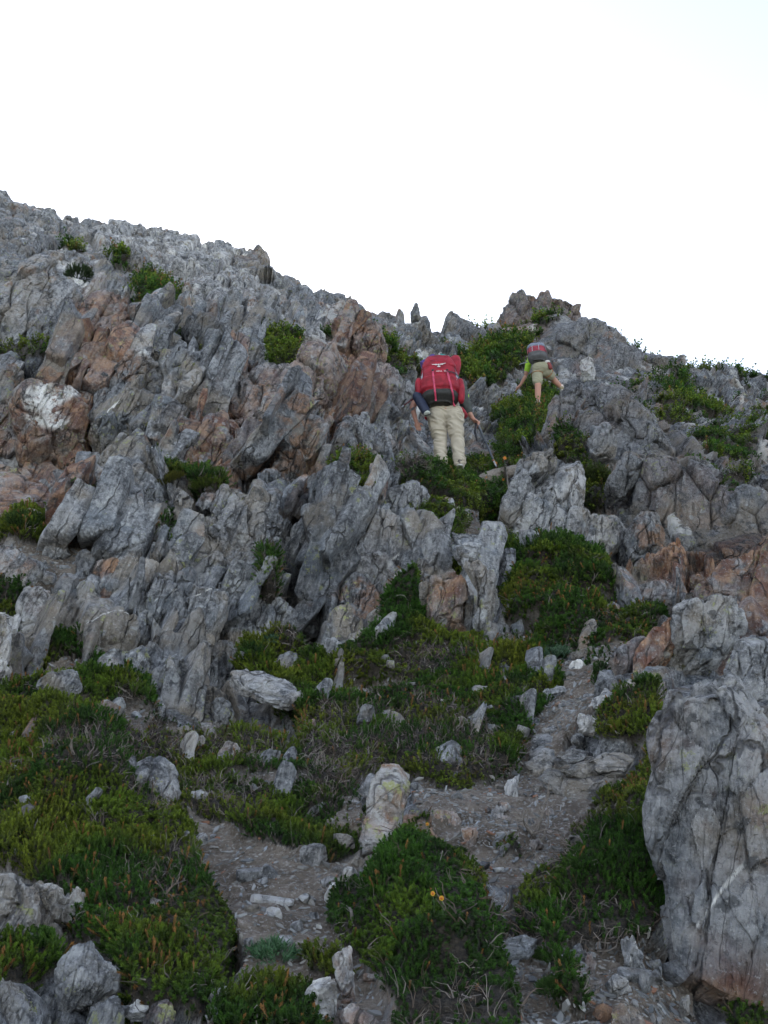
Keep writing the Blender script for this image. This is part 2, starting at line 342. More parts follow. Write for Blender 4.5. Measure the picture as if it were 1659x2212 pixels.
rk('B', [(-90,1330),(-30,1200),(20,1330),(30,1560),(-60,1570)], "tall narrow grey slab right of the orange brown slab", 'slab', T=.8, sh=.42, lean=8, r=10.6)
rk('B', [(120,1290),(190,1170),(290,1250),(270,1400),(220,1500),(110,1550),(95,1450)], "tall dark grey slab with a deep gap on each side", 'slab', T=.7, sh=.34, lean=8, r=10.5)
rk('B', [(180,1620),(300,1380),(450,1180),(560,1180),(645,1160),(540,1400),(500,1520),(440,1540),(250,1680),(200,1665)], "big leaning grey boulder overhanging a dark hollow", 'boulder', T=.5, sh=.5, lean=-12, r=10.0)
rk('B', [(560,1400),(640,1240),(720,1150),(780,1400),(815,1460),(600,1500)], "pointed grey slab behind the big leaning boulder", 'slab', T=.6, sh=.45, lean=10, r=10.6)
rk('B', [(745,1180),(850,1120),(875,1280),(870,1450),(800,1470)], "grey slab standing third from the hiker's hand", 'slab', T=.6, tone=(0,.4,0), lean=10, r=10.8)
rk('B', [(880,1240),(930,1230),(985,1370),(1000,1490),(920,1510),(875,1400)], "ragged grey slab just left of the near hiker's legs", 'slab', T=.6, lean=12, r=11.4)
rk('B', [(940,1090),(1040,1110),(1040,1200),(1000,1260),(960,1240)], "knob of grey rock beside the hiker's open hand", 'boulder', T=.6, tone=(0,.3,0), lean=10, r=13.8)
# --- middle wall of standing slabs
rk('D', [(870,105),(960,120),(1005,200),(985,285),(900,350),(800,370),(765,300),(770,210),(800,150)], "rounded grey boulder at the top left of the slab wall", 'boulder', T=.6, sh=.55, lean=15)
rk('D', [(1020,265),(1085,330),(1060,430),(980,505),(850,545),(720,520),(750,440),(830,390),(930,330)], "flat faced grey slab under the rounded boulder", 'slab', T=.5, tone=(0,.3,0), lean=15)
rk('D', [(1095,260),(1170,228),(1210,290),(1190,380),(1150,480),(1085,560),(1075,420)], "slender grey slab standing beside the flat faced one", 'slab', T=.8, sh=.44, lean=8)
rk('D', [(1250,265),(1345,265),(1330,360),(1260,385),(1210,330)], "small grey block wedged at the head of the slab wall", 'boulder', T=.7, lean=8)
rk('D', [(1200,375),(1290,390),(1275,500),(1230,580),(1145,590),(1140,480)], "grey slab leaning on the left of the largest slab", 'slab', T=.8, lean=5)
rk('D', [(1400,200),(1520,160),(1630,215),(1810,330),(1870,460),(1870,620),(1640,740),(1560,760),(1400,740),(1270,790),(1145,640),(1230,600),(1290,450),(1350,290)], "largest grey slab in the middle wall with pale lichen", 'slab', T=.45, tone=(0,.55,0), sh=.52, lean=6, r=8.6)
rk('D', [(640,650),(740,605),(835,635),(840,760),(790,900),(700,990),(590,950),(575,790)], "rust orange faced rock low in the left outcrop", 'rock', T=.5, tone=(1.2,0,0), sh=.55, lean=8)
rk('D', [(480,860),(570,770),(590,900),(670,985),(560,1070),(480,1040)], "pale grey rock left of the rust orange one", 'rock', T=.6, tone=(0,.6,0), lean=8)
rk('D', [(480,650),(550,598),(605,680),(570,790),(480,810)], "small dark grey rock above the pale one beside the rust", 'rock', T=.8, sh=.36, lean=5)
rk('D', [(990,705),(1070,760),(1120,850),(1150,960),(1110,1110),(1000,1135),(925,1060),(905,900),(955,800)], "pointed slab crossed by a bright white quartz vein", 'slab', T=.5, vein=(35, .05, .012), lean=6)
rk('D', [(1150,830),(1290,790),(1430,800),(1440,900),(1400,1000),(1330,1180),(1180,1200),(1120,1100),(1170,960)], "broken grey rock between the veined slab and the dark gap", 'rock', T=.5, vein=(30, .2, .010), lean=6)
rk('D', [(180,820),(290,795),(355,1000),(300,1210),(150,1200),(100,950)], "pale beige boulder with a rusty notch in the left outcrop", 'boulder', T=.6, tone=(.3,.7,0), sh=.56, lean=12)
rk('D', [(330,1070),(400,960),(485,945),(490,1090),(330,1215),(300,1140)], "blue grey wedge of rock between two paler boulders", 'rock', T=.7, sh=.46, lean=8)
rk('D', [(590,1080),(740,960),(840,1005),(850,1140),(790,1250),(650,1300),(560,1320),(460,1230),(530,1110)], "cracked grey rock with a short white vein, low left", 'rock', T=.5, vein=(28, .25, .012), lean=10)
rk('D', [(840,970),(910,1005),(945,1120),(920,1230),(825,1210)], "narrow slab right of the cracked rock with the short vein", 'slab', T=.8, lean=8, vein=(28, .35, .012))
rk('D', [(790,1220),(920,1220),(955,1400),(905,1530),(800,1500),(760,1400)], "wide grey slab foot buried in heather at the left", 'slab', T=.6, lean=10)
rk('D', [(600,1300),(760,1220),(780,1400),(700,1450),(600,1420)], "dull grey rock just left of the wide slab foot", 'rock', T=.6, sh=.44, lean=10)
rk('D', [(1060,1290),(1150,1255),(1170,1340),(1100,1450),(1050,1560),(980,1659),(910,1610),(1000,1450)], "long leaning flake in the foot of the slab wall", 'slab', T=.8, lean=2)
rk('D', [(1190,1300),(1235,1262),(1255,1400),(1235,1545),(1165,1540),(1165,1390)], "thin upright flake with a pale top beside the long leaning one", 'slab', T=.9, tone=(0,.6,0), lean=2)
rk('D', [(1330,1180),(1450,1120),(1485,1300),(1490,1450),(1400,1620),(1265,1590),(1245,1450),(1285,1300)], "blue grey slab directly above the flat overhanging stone", 'slab', T=.6, tone=(0,.3,0), lean=5, r=6.9)
rk('D', [(1430,880),(1590,850),(1660,950),(1680,1060),(1600,1150),(1520,1230),(1440,1140),(1390,980)], "grey slab under the largest slab, left of the dark gully", 'slab', T=.6, tone=(0,.3,0), lean=0, r=7.9)
rk('D', [(1550,1000),(1700,900),(1830,1000),(1800,1120),(1680,1210),(1600,1330),(1540,1300)], "lower grey slab at the left lip of the dark gully", 'slab', T=.6, lean=5, r=7.6)
rk('W', [(497,1487),(515,1478),(548,1476),(580,1488),(612,1505),(636,1520),(641,1542),(618,1552),(570,1543),(525,1522),(505,1505)], "flat blue grey slab jutting out with yellow lichen", 'slab', T=.42, tone=(0,.5,0), sh=.6, lean=50, r=5.95, up=.10)
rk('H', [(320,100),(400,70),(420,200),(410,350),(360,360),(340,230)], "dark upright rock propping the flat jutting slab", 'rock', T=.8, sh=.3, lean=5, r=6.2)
rk('D', [(-90,930),(60,925),(110,1020),(85,1250),(40,1480),(-10,1600),(-90,1600)], "bluish white rock cut off by the left edge", 'boulder', T=.6, tone=(0,1.3,0), sh=.7, lean=8, r=5.9)
rk('D', [(-60,590),(130,635),(265,670),(240,770),(100,880),(-60,860)], "wide pale beige rock sloping in from the left edge", 'rock', T=.5, tone=(0,.6,0), lean=35)
rk('D', [(380,1370),(470,1350),(495,1480),(440,1600),(290,1500),(230,1440)], "rounded grey boulder at the top edge of the left heather", 'boulder', T=.7, lean=15)
rk('D', [(-60,70),(150,100),(250,200),(400,330),(460,390),(300,380),(150,420),(60,540),(-60,580)], "long reddish pink rock rib on the left above the ledge", 'rock', T=.4, tone=(.9,.4,0), lean=40)
rk('D', [(280,580),(400,590),(440,640),(350,680),(270,640)], "small grey stone set in the left ledge", 'stone', T=.8, tone=(0,.4,0), lean=30)
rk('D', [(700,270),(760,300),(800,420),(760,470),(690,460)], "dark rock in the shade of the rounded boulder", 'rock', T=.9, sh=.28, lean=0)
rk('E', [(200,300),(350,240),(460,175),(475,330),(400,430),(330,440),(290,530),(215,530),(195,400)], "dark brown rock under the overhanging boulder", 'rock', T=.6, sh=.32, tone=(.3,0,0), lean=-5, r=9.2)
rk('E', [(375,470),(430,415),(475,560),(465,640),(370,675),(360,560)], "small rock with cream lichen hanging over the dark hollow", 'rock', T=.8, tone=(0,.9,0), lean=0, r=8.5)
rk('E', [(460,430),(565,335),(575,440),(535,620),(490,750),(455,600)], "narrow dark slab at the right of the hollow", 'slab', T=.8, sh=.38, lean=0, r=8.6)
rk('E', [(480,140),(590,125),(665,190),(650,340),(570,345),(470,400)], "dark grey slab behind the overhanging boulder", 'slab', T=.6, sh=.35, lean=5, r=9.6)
rk('E', [(720,110),(790,115),(835,200),(770,330),(900,390),(1030,400),(1055,660),(1000,760),(960,960),(840,1045),(750,1055),(570,955),(535,700),(620,470),(625,250)], "large tall grey slab right of the hollow with a diagonal vein", 'slab', T=.4, tone=(.1,.5,0), sh=.52, lean=5, vein=(62, -.28, .010), r=8.5)
rk('E', [(860,60),(945,55),(955,200),(920,365),(865,345),(848,200)], "reddish grey upright slab above the large veined slab", 'slab', T=.8, tone=(.6,.2,0), lean=8, r=9.3)
rk('E', [(960,230),(1050,155),(1110,190),(1205,185),(1228,285),(1160,430),(1065,620),(1025,490),(935,365)], "split grey slab standing below the near hiker", 'slab', T=.5, tone=(0,.4,0), lean=8, r=9.3)
rk('E', [(1155,620),(1210,550),(1225,700),(1195,790),(1145,680)], "thin pale flake standing at the edge of the heather", 'slab', T=.9, tone=(0,.6,0), lean=5)
rk('E', [(1195,880),(1240,760),(1290,715),(1360,720),(1430,830),(1445,930),(1435,1140),(1300,1170),(1195,1020)], "brown rust tinted standing rock in the middle heather", 'rock', T=.6, tone=(.9,.1,0), sh=.55, lean=5, r=7.2)
rk('E', [(1350,510),(1560,515),(1510,640),(1440,700),(1400,620)], "flat pale rock top behind the brown standing rock", 'rock', T=.6, tone=(0,.6,0), lean=40, r=7.9)
rk('E', [(1440,680),(1510,650),(1600,800),(1645,930),(1605,1160),(1500,1170),(1500,1000),(1530,870)], "smooth grey slab standing right of the brown one", 'slab', T=.7, tone=(0,.2,0), sh=.52, lean=3, r=7.1)
rk('E', [(1440,900),(1490,870),(1495,1020),(1490,1155),(1440,1140)], "dark sliver of rock between the brown and the smooth slabs", 'slab', T=1, sh=.32, lean=3, r=7.2)
rk('E', [(1160,830),(1225,800),(1230,860),(1190,960),(1160,950)], "small rock at the left foot of the brown standing rock", 'rock', T=.9, lean=5, r=7.3)
rk('E', [(560,1160),(620,1150),(700,1200),(695,1290),(600,1380),(570,1310)], "pointed brown grey stone at the mouth of the gully", 'rock', T=.7, lean=8)
rk('E', [(245,1330),(300,1265),(435,1265),(425,1400),(255,1425)], "grey boulder half sunk in heather left of the gully", 'boulder', T=.7, lean=15)
rk('E', [(590,1030),(640,1025),(650,1130),(590,1140)], "fist shaped grey stone under the large veined slab", 'stone', T=1, lean=0, r=7.7)
rk('E', [(850,1140),(880,1060),(925,1010),(930,1080),(880,1150)], "small pale pointed stone in the heather edge", 'stone', T=.8, tone=(0,.5,0), lean=5)
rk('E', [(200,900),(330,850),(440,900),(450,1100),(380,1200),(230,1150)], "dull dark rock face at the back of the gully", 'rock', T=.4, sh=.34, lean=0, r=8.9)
# --- right of the hikers
rk('C', [(510,1005),(600,1040),(605,1200),(612,1500),(570,1650),(320,1650),(220,1530),(250,1250),(300,1150),(400,1085)], "big pale grey boulder mottled with dark lichen", 'boulder', T=.5, tone=(0,1.1,0), sh=.56, lean=5, r=9.7)
rk('C', [(185,1060),(300,1000),(430,985),(420,1080),(290,1180),(210,1380),(205,1550),(105,1545),(105,1380),(150,1200)], "grey flank slab left of the big pale boulder", 'slab', T=.6, tone=(0,.3,0), sh=.46, lean=5, r=9.8)
rk('C', [(215,1430),(320,1440),(335,1610),(290,1650),(225,1570)], "small pale rock leaning at the foot of the big boulder", 'rock', T=.8, tone=(0,.5,0), lean=5, r=9.1)
rk('C', [(645,1335),(740,1325),(835,1400),(805,1520),(710,1660),(620,1665),(600,1560),(640,1440)], "light grey leaning rock right of the big pale boulder", 'rock', T=.6, tone=(0,.8,0), sh=.55, lean=5, r=9.2)
rk('C', [(860,1370),(960,1305),(1030,1380),(1095,1520),(1085,1610),(980,1645),(880,1635),(825,1500)], "cracked grey block above the small rusty cave", 'rock', T=.5, sh=.5, lean=5, r=9.1)
rk('C', [(780,1060),(830,1005),(950,995),(945,1080),(840,1245),(725,1300),(730,1180)], "dark ragged block with a deep crevice below it", 'rock', T=.6, sh=.4, lean=0, r=10.2)
rk('C', [(960,1010),(1100,1000),(1300,1080),(1500,1250),(1610,1400),(1680,1560),(1500,1680),(1100,1680),(1095,1520),(1000,1350),(880,1300),(960,1150)], "broad purplish grey rock face streaked with lichen on the right", 'cliff_slab', 'cliff', T=.3, tone=(.3,.1,0), sh=.44, lean=20, r=10.0)
rk('C', [(620,830),(700,815),(770,900),(760,990),(650,1010),(610,930)], "grey block capped with pale lichen above the bush", 'rock', T=.6, tone=(0,.5,0), lean=15, r=11.4)
rk('C', [(390,760),(500,640),(660,620),(700,760),(640,830),(520,900),(430,1000),(330,960)], "dark rock rib leading up to the far hiker", 'rock', T=.4, sh=.42, tone=(.15,.2,0), lean=25, r=14)
rk('C', [(720,700),(800,640),(960,740),(1050,900),(1000,1010),(800,950),(720,820)], "ragged dark crag in the middle of the right slope", 'rock', T=.4, sh=.38, tone=(.2,.2,0), lean=25, r=12.4)
rk('C', [(100,640),(190,600),(235,660),(160,730),(80,720)], "grey rock touched by the far hiker's hand", 'rock', T=.7, tone=(0,.4,0), sh=.55, lean=10, r=20.3)
rk('C', [(0,640),(80,605),(105,640),(70,720),(-30,700)], "low grey rock below the steep grass", 'rock', T=.7, tone=(0,.4,0), lean=15, r=19)
rk('C', [(440,690),(480,645),(560,650),(570,760),(400,790)], "rock step under the far hiker's raised foot", 'rock', T=.8, sh=.42, lean=15, r=20.8)
rk('C', [(550,470),(600,455),(660,500),(650,560),(580,570)], "cream coloured patch of rock on the right crag", 'rock', T=.4, tone=(.1,.8,.35), sh=.6, lean=25, r=22)
rk('C', [(80,240),(110,190),(180,120),(260,75),(345,100),(400,85),(480,155),(580,175),(640,235),(620,330),(480,380),(280,380),(110,330)], "jagged purple brown peak on the skyline", 'crag', 'crag', T=.4, tone=(.45,0,0), sh=.38, lean=20, r=33, rough=1.7)
rk('B', [(1105,540),(1122,490),(1135,462),(1146,495),(1168,525),(1160,570),(1115,570)], "small pointed pinnacle on the skyline above the red backpack", 'pinnacle', 'pinnacle', T=.7, sh=.35, lean=10, r=26)
rk('A', [(480,225),(530,205),(672,230),(640,270),(500,270)], "flat overhanging block on the left skyline", 'crag', 'crag', T=.5, tone=(0,.2,0), lean=15, r=44)
rk('W', [(1180,750),(1210,700),(1260,690),(1330,705),(1390,765),(1400,820),(1300,825),(1215,815)], "grey crag rising right behind the far hiker", 'crag', 'crag', T=.35, sh=.42, tone=(.1,.2,0), lean=25, r=24.5)
rk('W', [(1190,870),(1330,840),(1430,900),(1510,1010),(1500,1090),(1400,1040),(1310,990),(1230,930)], "dark mottled rock face between the far hiker and the right edge", 'cliff_slab', 'cliff', T=.3, sh=.38, tone=(.15,.25,0), lean=28, r=12.6)
rk('W', [(1540,1120),(1600,1050),(1700,1080),(1700,1200),(1600,1190)], "grey rock at the right edge above the slanting red slab", 'rock', T=.4, sh=.42, lean=20, r=10.8)
# --- lower right
rk('F', [(1150,770),(1160,720),(1350,620),(1500,500),(1700,380),(1800,400),(1800,960),(1500,960),(1520,850),(1450,760)], "big red brown slanting slab at the right edge", 'slab', T=.35, tone=(1.4,.0,0), sh=.42, lean=30, r=6.9)
rk('F', [(875,705),(925,640),(1100,615),(1155,690),(1145,790),(900,795)], "squared stone, rusty on top and light grey in front", 'boulder', T=.7, tone=(.6,.5,0), lean=12, r=7.9)
rk('F', [(1240,590),(1310,600),(1300,680),(1240,670)], "small rust brown stone against the slanting slab", 'stone', T=1, tone=(1,0,0), sh=.4, lean=5, r=7.6)
rk('F', [(1010,520),(1080,490),(1090,530),(1060,590),(1020,580)], "orange stone inside the little cave under the cracked block", 'stone', T=1, tone=(1,.1,0), sh=.6, lean=5, r=8.9)
rk('F', [(1110,850),(1200,755),(1350,738),(1485,738),(1525,850),(1500,960),(1440,1010),(1330,1125),(1150,1110),(1105,950)], "speckled grey block with round black lichen spots", 'boulder', T=.6, tone=(0,.8,0), sh=.5, lean=2, r=6.05)
rk('F', [(790,1080),(880,1000),(1000,915),(1030,900),(960,1010),(900,1170),(820,1175)], "grey slab leaning left of the rust red plank of rock", 'slab', T=.7, tone=(.4,.2,0), lean=25, r=6.25)
rk('F', [(930,1025),(1120,840),(1145,990),(1015,1110),(910,1205),(895,1170)], "rust red plank shaped slab leaning against the speckled block", 'slab', T=.5, tone=(1.4,0,0), sh=.6, lean=20, r=5.95, ch=5)
rk('F', [(785,1050),(795,1000),(860,1010),(820,1060)], "pink white stone at the tip of the leaning grey slab", 'stone', T=1, tone=(.1,1,.2), sh=.7, lean=30, r=6.9)
rk('F', [(1410,1090),(1480,980),(1560,895),(1620,900),(1740,1000),(1780,1300),(1700,1450),(1560,1300),(1440,1160)], "dark grey rock with yellow lichen behind the tall foreground block", 'rock', T=.6, tone=(0,.4,0), sh=.46, lean=5, r=5.4)
rk('F', [(1100,1200),(1170,1140),(1250,1112),(1430,1135),(1545,1230),(1620,1330),(1760,1500),(1800,2400),(1780,3060),(1500,3100),(1230,3060),(1120,2750),(1075,2300),(1005,2080),(1000,1850),(1060,1680),(1030,1500),(1060,1340)], "massive tall foreground rock filling the lower right", 'boulder', T=.42, tone=(1.2,.3,0), sh=.33, lean=8, r=3.25, vein=(48, -.12, .006), big=1, rough=1.0)
rk('F', [(555,1090),(600,1078),(640,1085),(665,1115),(660,1135),(570,1120)], "cream flat stone beside the path", 'stone', T=1.1, tone=(0,1,.6), sh=.75, lean=35)
rk('F', [(580,1420),(630,1352),(755,1400),(700,1470),(600,1455)], "pinkish angular stone on the path", 'stone', T=.8, tone=(.35,.9,.25), sh=.72, lean=15)
rk('F', [(665,1340),(700,1290),(760,1215),(802,1240),(785,1350),(720,1360)], "white and blue grey stone beside the heather by the path", 'stone', T=.9, tone=(0,1.3,.1), sh=.62, lean=10)
rk('F', [(335,1640),(350,1500),(480,1445),(585,1455),(575,1540),(460,1640),(420,1700)], "wide flat slab lying in the path", 'flagstone', 'stone', T=.35, tone=(0,.3,0), sh=.48, lean=52)
rk('F', [(825,1240),(900,1165),(945,1230),(930,1250)], "tan stone under the rust red plank of rock", 'stone', T=.9, tone=(.3,.7,0), sh=.65, lean=20)
rk('F', [(405,1295),(430,1250),(500,1205),(555,1235),(500,1275),(430,1305)], "blue grey flat stone at the heather edge left of the path", 'stone', T=.8, tone=(0,.6,0), lean=45)
rk('F', [(575,1500),(600,1470),(645,1480),(620,1530),(580,1535)], "small blue grey stone under the pinkish one", 'stone', T=1, tone=(0,.3,0), lean=25)
rk('F', [(410,1445),(460,1430),(500,1440),(470,1465)], "little flat stone at the head of the wide slab", 'stone', T=1, tone=(0,.7,0), lean=50)
rk('I', [(385,400),(480,368),(700,345),(800,290),(925,283),(860,400),(800,500),(700,600),(620,605),(530,540),(450,455)], "triangular dark slab beside the path with crusted edge", 'slab', T=.3, tone=(0,.35,0), sh=.38, lean=40)
rk('I', [(495,340),(520,290),(590,255),(670,285),(640,330),(560,355)], "thin flat slab stacked behind the triangular one", 'stone', T=.7, tone=(0,.4,0), lean=55)
rk('I', [(650,355),(670,330),(710,335),(700,365),(665,370)], "small orange stone resting on the triangular slab", 'stone', T=1, tone=(1.3,0,0), sh=.6, lean=30, up=.03)
rk('I', [(207,480),(230,440),(272,412),(278,500),(288,585),(235,585),(215,540)], "upright blue white flake in the path soil", 'stone', T=.6, tone=(0,1,0), sh=.62, lean=15)
rk('I', [(118,690),(165,570),(245,562),(200,640),(140,702)], "slanting grey flake touching the upright one", 'stone', T=.6, tone=(0,.5,0), sh=.62, lean=30)
rk('I', [(-25,690),(60,685),(70,720),(40,880),(10,890),(-15,800)], "light blue grey upright stone right of the tan one", 'stone', T=.6, tone=(0,1,0), sh=.62, lean=15)
rk('I', [(170,860),(185,810),(240,780),(235,830),(195,865)], "small grey stone at the foot of the dead branches", 'stone', T=.9, tone=(0,.5,0), lean=30)
rk('I', [(130,1405),(200,1325),(330,1305),(385,1315),(330,1385),(200,1412)], "oval flat grey stone low between two heather clumps", 'flagstone', 'stone', T=.45, tone=(0,.2,0), sh=.55, lean=50)
rk('I', [(850,1330),(865,1290),(905,1300),(975,1450),(985,1490),(920,1515),(875,1440)], "blue grey stone with a white quartz streak near the bottom right", 'stone', T=.7, tone=(0,.2,0), vein=(80, -.02, .03), lean=15)
rk('I', [(485,1435),(600,1378),(650,1380),(590,1420)], "dark thin shard lying near the bottom", 'stone', T=.8, sh=.35, lean=45)
rk('I', [(640,1400),(690,1385),(710,1440),(700,1510),(650,1500)], "small stone stained dark rust near the bottom", 'stone', T=.8, tone=(1,.2,0), sh=.42, lean=20)
rk('I', [(800,1700),(850,1670),(930,1700),(990,1800),(960,1880),(800,1860)], "brown banded stone cut by the bottom edge", 'stone', T=.7, tone=(.8,.3,0), sh=.5, lean=25)
rk('I', [(770,1540),(800,1515),(880,1515),(910,1600),(850,1625),(790,1600)], "curved layered stone near the bottom right", 'stone', T=.8, tone=(0,.6,0), lean=25)
rk('I', [(1170,1700),(1190,1640),(1220,1620),(1220,1720),(1180,1760)], "small pale flake at the foot of the massive rock", 'stone', T=.8, tone=(0,.6,0), lean=15)
rk('I', [(960,1490),(1000,1500),(1000,1600),(970,1620),(955,1560)], "small upright grey flake right of the curved stone", 'stone', T=.8, tone=(0,.3,0), lean=10)
rk('I', [(1030,1480),(1070,1470),(1070,1540),(1030,1560)], "squat grey stone close to the massive rock", 'stone', T=.9, lean=15)
rk('I', [(690,1340),(740,1310),(745,1370),(720,1400)], "pale grey splinter above the rust stained stone", 'stone', T=.8, tone=(0,.5,0), lean=15)
# --- lower middle and left
rk('H', [(920,372),(985,357),(1110,398),(1105,480),(1065,620),(1030,800),(970,890),(880,955),(775,1000),(830,760),(835,600),(890,450)], "tall leaning stone with a white top standing by the path", 'standing_stone', 'stone', T=.6, tone=(.35,.8,0), sh=.54, lean=12, r=3.95, rough=.6, ch=6)
rk('H', [(730,640),(780,540),(850,480),(905,440),(830,600),(740,670)], "grey rock tucked behind the tall leaning stone", 'rock', T=.7, tone=(0,.4,0), lean=25)
rk('H', [(650,1085),(690,1045),(745,1028),(775,1080),(690,1145)], "white stone at the left foot of the tall leaning stone", 'stone', T=.9, tone=(0,1.5,.3), sh=.72, lean=20)
rk('H', [(575,1210),(620,1130),(685,1150),(650,1220),(600,1250)], "white speckled stone, the lower of two by the path", 'stone', T=.9, tone=(0,1.4,.2), sh=.68, lean=20)
rk('H', [(1235,680),(1280,665),(1345,672),(1405,750),(1372,865),(1290,852),(1250,770)], "tan flat stone standing in the path soil", 'stone', T=.4, tone=(.35,.5,0), sh=.62, lean=25)
rk('H', [(130,1545),(200,1500),(375,1455),(330,1530),(280,1555)], "thin grey plate lying above the bright grass tuft", 'flagstone', 'stone', T=.5, tone=(0,.3,0), sh=.62, lean=55)
rk('H', [(55,1545),(90,1510),(150,1485),(155,1500),(80,1550)], "small white sliver left of the grey plate", 'stone', T=.9, tone=(0,1.2,0), sh=.75, lean=50)
rk('H', [(450,1870),(500,1740),(560,1720),(625,1708),(640,1900),(620,2100),(480,2100)], "blue white upright stone at the bottom edge", 'standing_stone', 'stone', T=.6, tone=(0,1.5,0), sh=.68, lean=8)
rk('H', [(630,1595),(670,1560),(725,1535),(755,1700),(775,1890),(700,1860),(640,1700)], "long pale rock rib at the right of the bottom stone", 'rock', T=.5, tone=(.1,.9,0), sh=.6, lean=20)
rk('H', [(660,1940),(720,1905),(790,1900),(900,2030),(920,2150),(700,2150)], "rust and cream stone cut by the bottom edge", 'stone', T=.6, tone=(1.2,.5,.1), sh=.62, lean=20)
rk('G', [(1295,1860),(1400,1775),(1495,1830),(1490,1885),(1400,1920),(1310,1910)], "smooth bluish stone at the edge of the lower path", 'stone', T=.8, tone=(0,.7,0), sh=.6, lean=30)
rk('G', [(1490,1800),(1600,1830),(1720,1880),(1700,1920),(1560,1900)], "rusty shard behind the smooth bluish stone", 'stone', T=.6, tone=(1.2,.1,0), sh=.5, lean=35)
rk('G', [(705,440),(760,372),(860,375),(985,325),(1055,420),(1115,600),(1200,840),(1140,880),(1000,690),(850,590),(720,525)], "long pale boulder rising out of the left heather", 'boulder', T=.5, tone=(0,.6,0), sh=.54, lean=20, r=4.4)
rk('G', [(60,935),(140,908),(195,960),(215,1065),(90,1090)], "rounded pinkish stone low on the left side", 'boulder', T=.7, tone=(.15,.7,0), lean=15)
rk('G', [(220,1110),(330,1120),(400,1240),(480,1150),(570,1270),(515,1415),(380,1375),(280,1290)], "pale twin pointed rock low on the left", 'rock', T=.5, tone=(0,.9,0), sh=.6, lean=15)
rk('G', [(-80,1080),(70,1095),(200,1195),(215,1350),(185,1560),(-80,1580)], "large mottled boulder at the lower left edge", 'boulder', T=.6, tone=(.1,.7,0), sh=.5, lean=10)
rk('G', [(360,1640),(440,1540),(560,1500),(605,1620),(700,1680),(725,1800),(560,1900),(400,1960),(330,1800)], "rough grey outcrop in the bottom left corner", 'outcrop', 'rock', T=.6, tone=(0,.4,0), sh=.46, lean=10)
rk('G', [(-80,1800),(60,1760),(240,1900),(260,2060),(200,2150),(-80,2150)], "lowest grey rock in the bottom left corner", 'rock', T=.6, tone=(0,.4,0), sh=.44, lean=12)
rk('G', [(560,1900),(700,1830),(780,1900),(760,2050),(600,2150),(500,2050)], "dark knobbly rock on the bottom edge left of the white flat stone", 'rock', T=.6, sh=.36, lean=12)
rk('G', [(780,1935),(860,1875),(950,1880),(905,1945),(820,1952)], "bright white flat stone at the bottom edge", 'stone', T=.7, tone=(0,1.5,.5), sh=.8, lean=50)
rk('G', [(920,1950),(990,1860),(1060,1850),(1100,1960),(1040,2080),(900,2080)], "brown mottled stone right of the bright white flat one", 'stone', T=.7, tone=(.5,.2,0), sh=.45, lean=15)
rk('G', [(700,1130),(740,1040),(800,1028),(805,1090),(725,1170)], "light stone poking from the left heather", 'stone', T=.8, tone=(0,.8,0), sh=.58, lean=20)
rk('G', [(435,1040),(500,995),(555,1060),(470,1090)], "round grey stone poking from the left heather", 'stone', T=.9, tone=(0,.5,0), lean=20)
rk('G', [(350,1000),(410,970),(430,1040),(370,1060)], "dim rounded stone beside the round grey one", 'stone', T=.9, tone=(0,.4,0), sh=.42, lean=20)
rk('G', [(870,880),(920,820),(980,830),(975,960),(890,960)], "dark speckled stone in the middle of the left heather", 'stone', T=.9, tone=(0,.3,0), sh=.38, lean=15)
rk('G', [(925,1210),(1000,1225),(1008,1330),(985,1445),(955,1435)], "narrow pale stone half hidden by dry stems", 'stone', T=.7, tone=(0,.7,0), lean=15)
rk('G', [(1150,640),(1220,570),(1300,560),(1280,640),(1190,690)], "light grey stone above the head of the lower path", 'stone', T=.8, tone=(0,.7,0), lean=25)
rk('G', [(1180,250),(1260,220),(1300,290),(1240,350),(1180,320)], "knobbly grey rock left of the dark heather under the jutting slab", 'rock', T=.8, tone=(0,.4,0), lean=15)
rk('G', [(1380,300),(1430,240),(1490,310),(1490,430),(1400,450),(1340,390)], "grey rock under the left end of the jutting slab", 'rock', T=.7, tone=(0,.5,0), lean=15)
rk('G', [(940,0),(1000,-20),(1030,80),(1010,180),(970,100)], "slim blue grey rock at the foot of the slab wall", 'rock', T=.8, tone=(0,.5,0), lean=12)
rk('G', [(1310,-20),(1420,-10),(1470,80),(1420,200),(1340,150)], "crumbly grey rock left of the jutting slab", 'rock', T=.7, lean=12)
rk('G', [(1250,130),(1340,140),(1370,260),(1300,300)], "pale crumbling rock below the crumbly grey one", 'rock', T=.7, tone=(0,.6,0), lean=15)
rk('G', [(960,1535),(1045,1590),(1000,1560)], "tiny grey stone in the lower left heather", 'stone', T=1, tone=(0,.6,0), lean=40)
M_ROCKS = raster([ [(p[0] * 1659 / 768.0, p[1] * 1659 / 768.0) for p in r_[2]] for r_ in R ], 1)
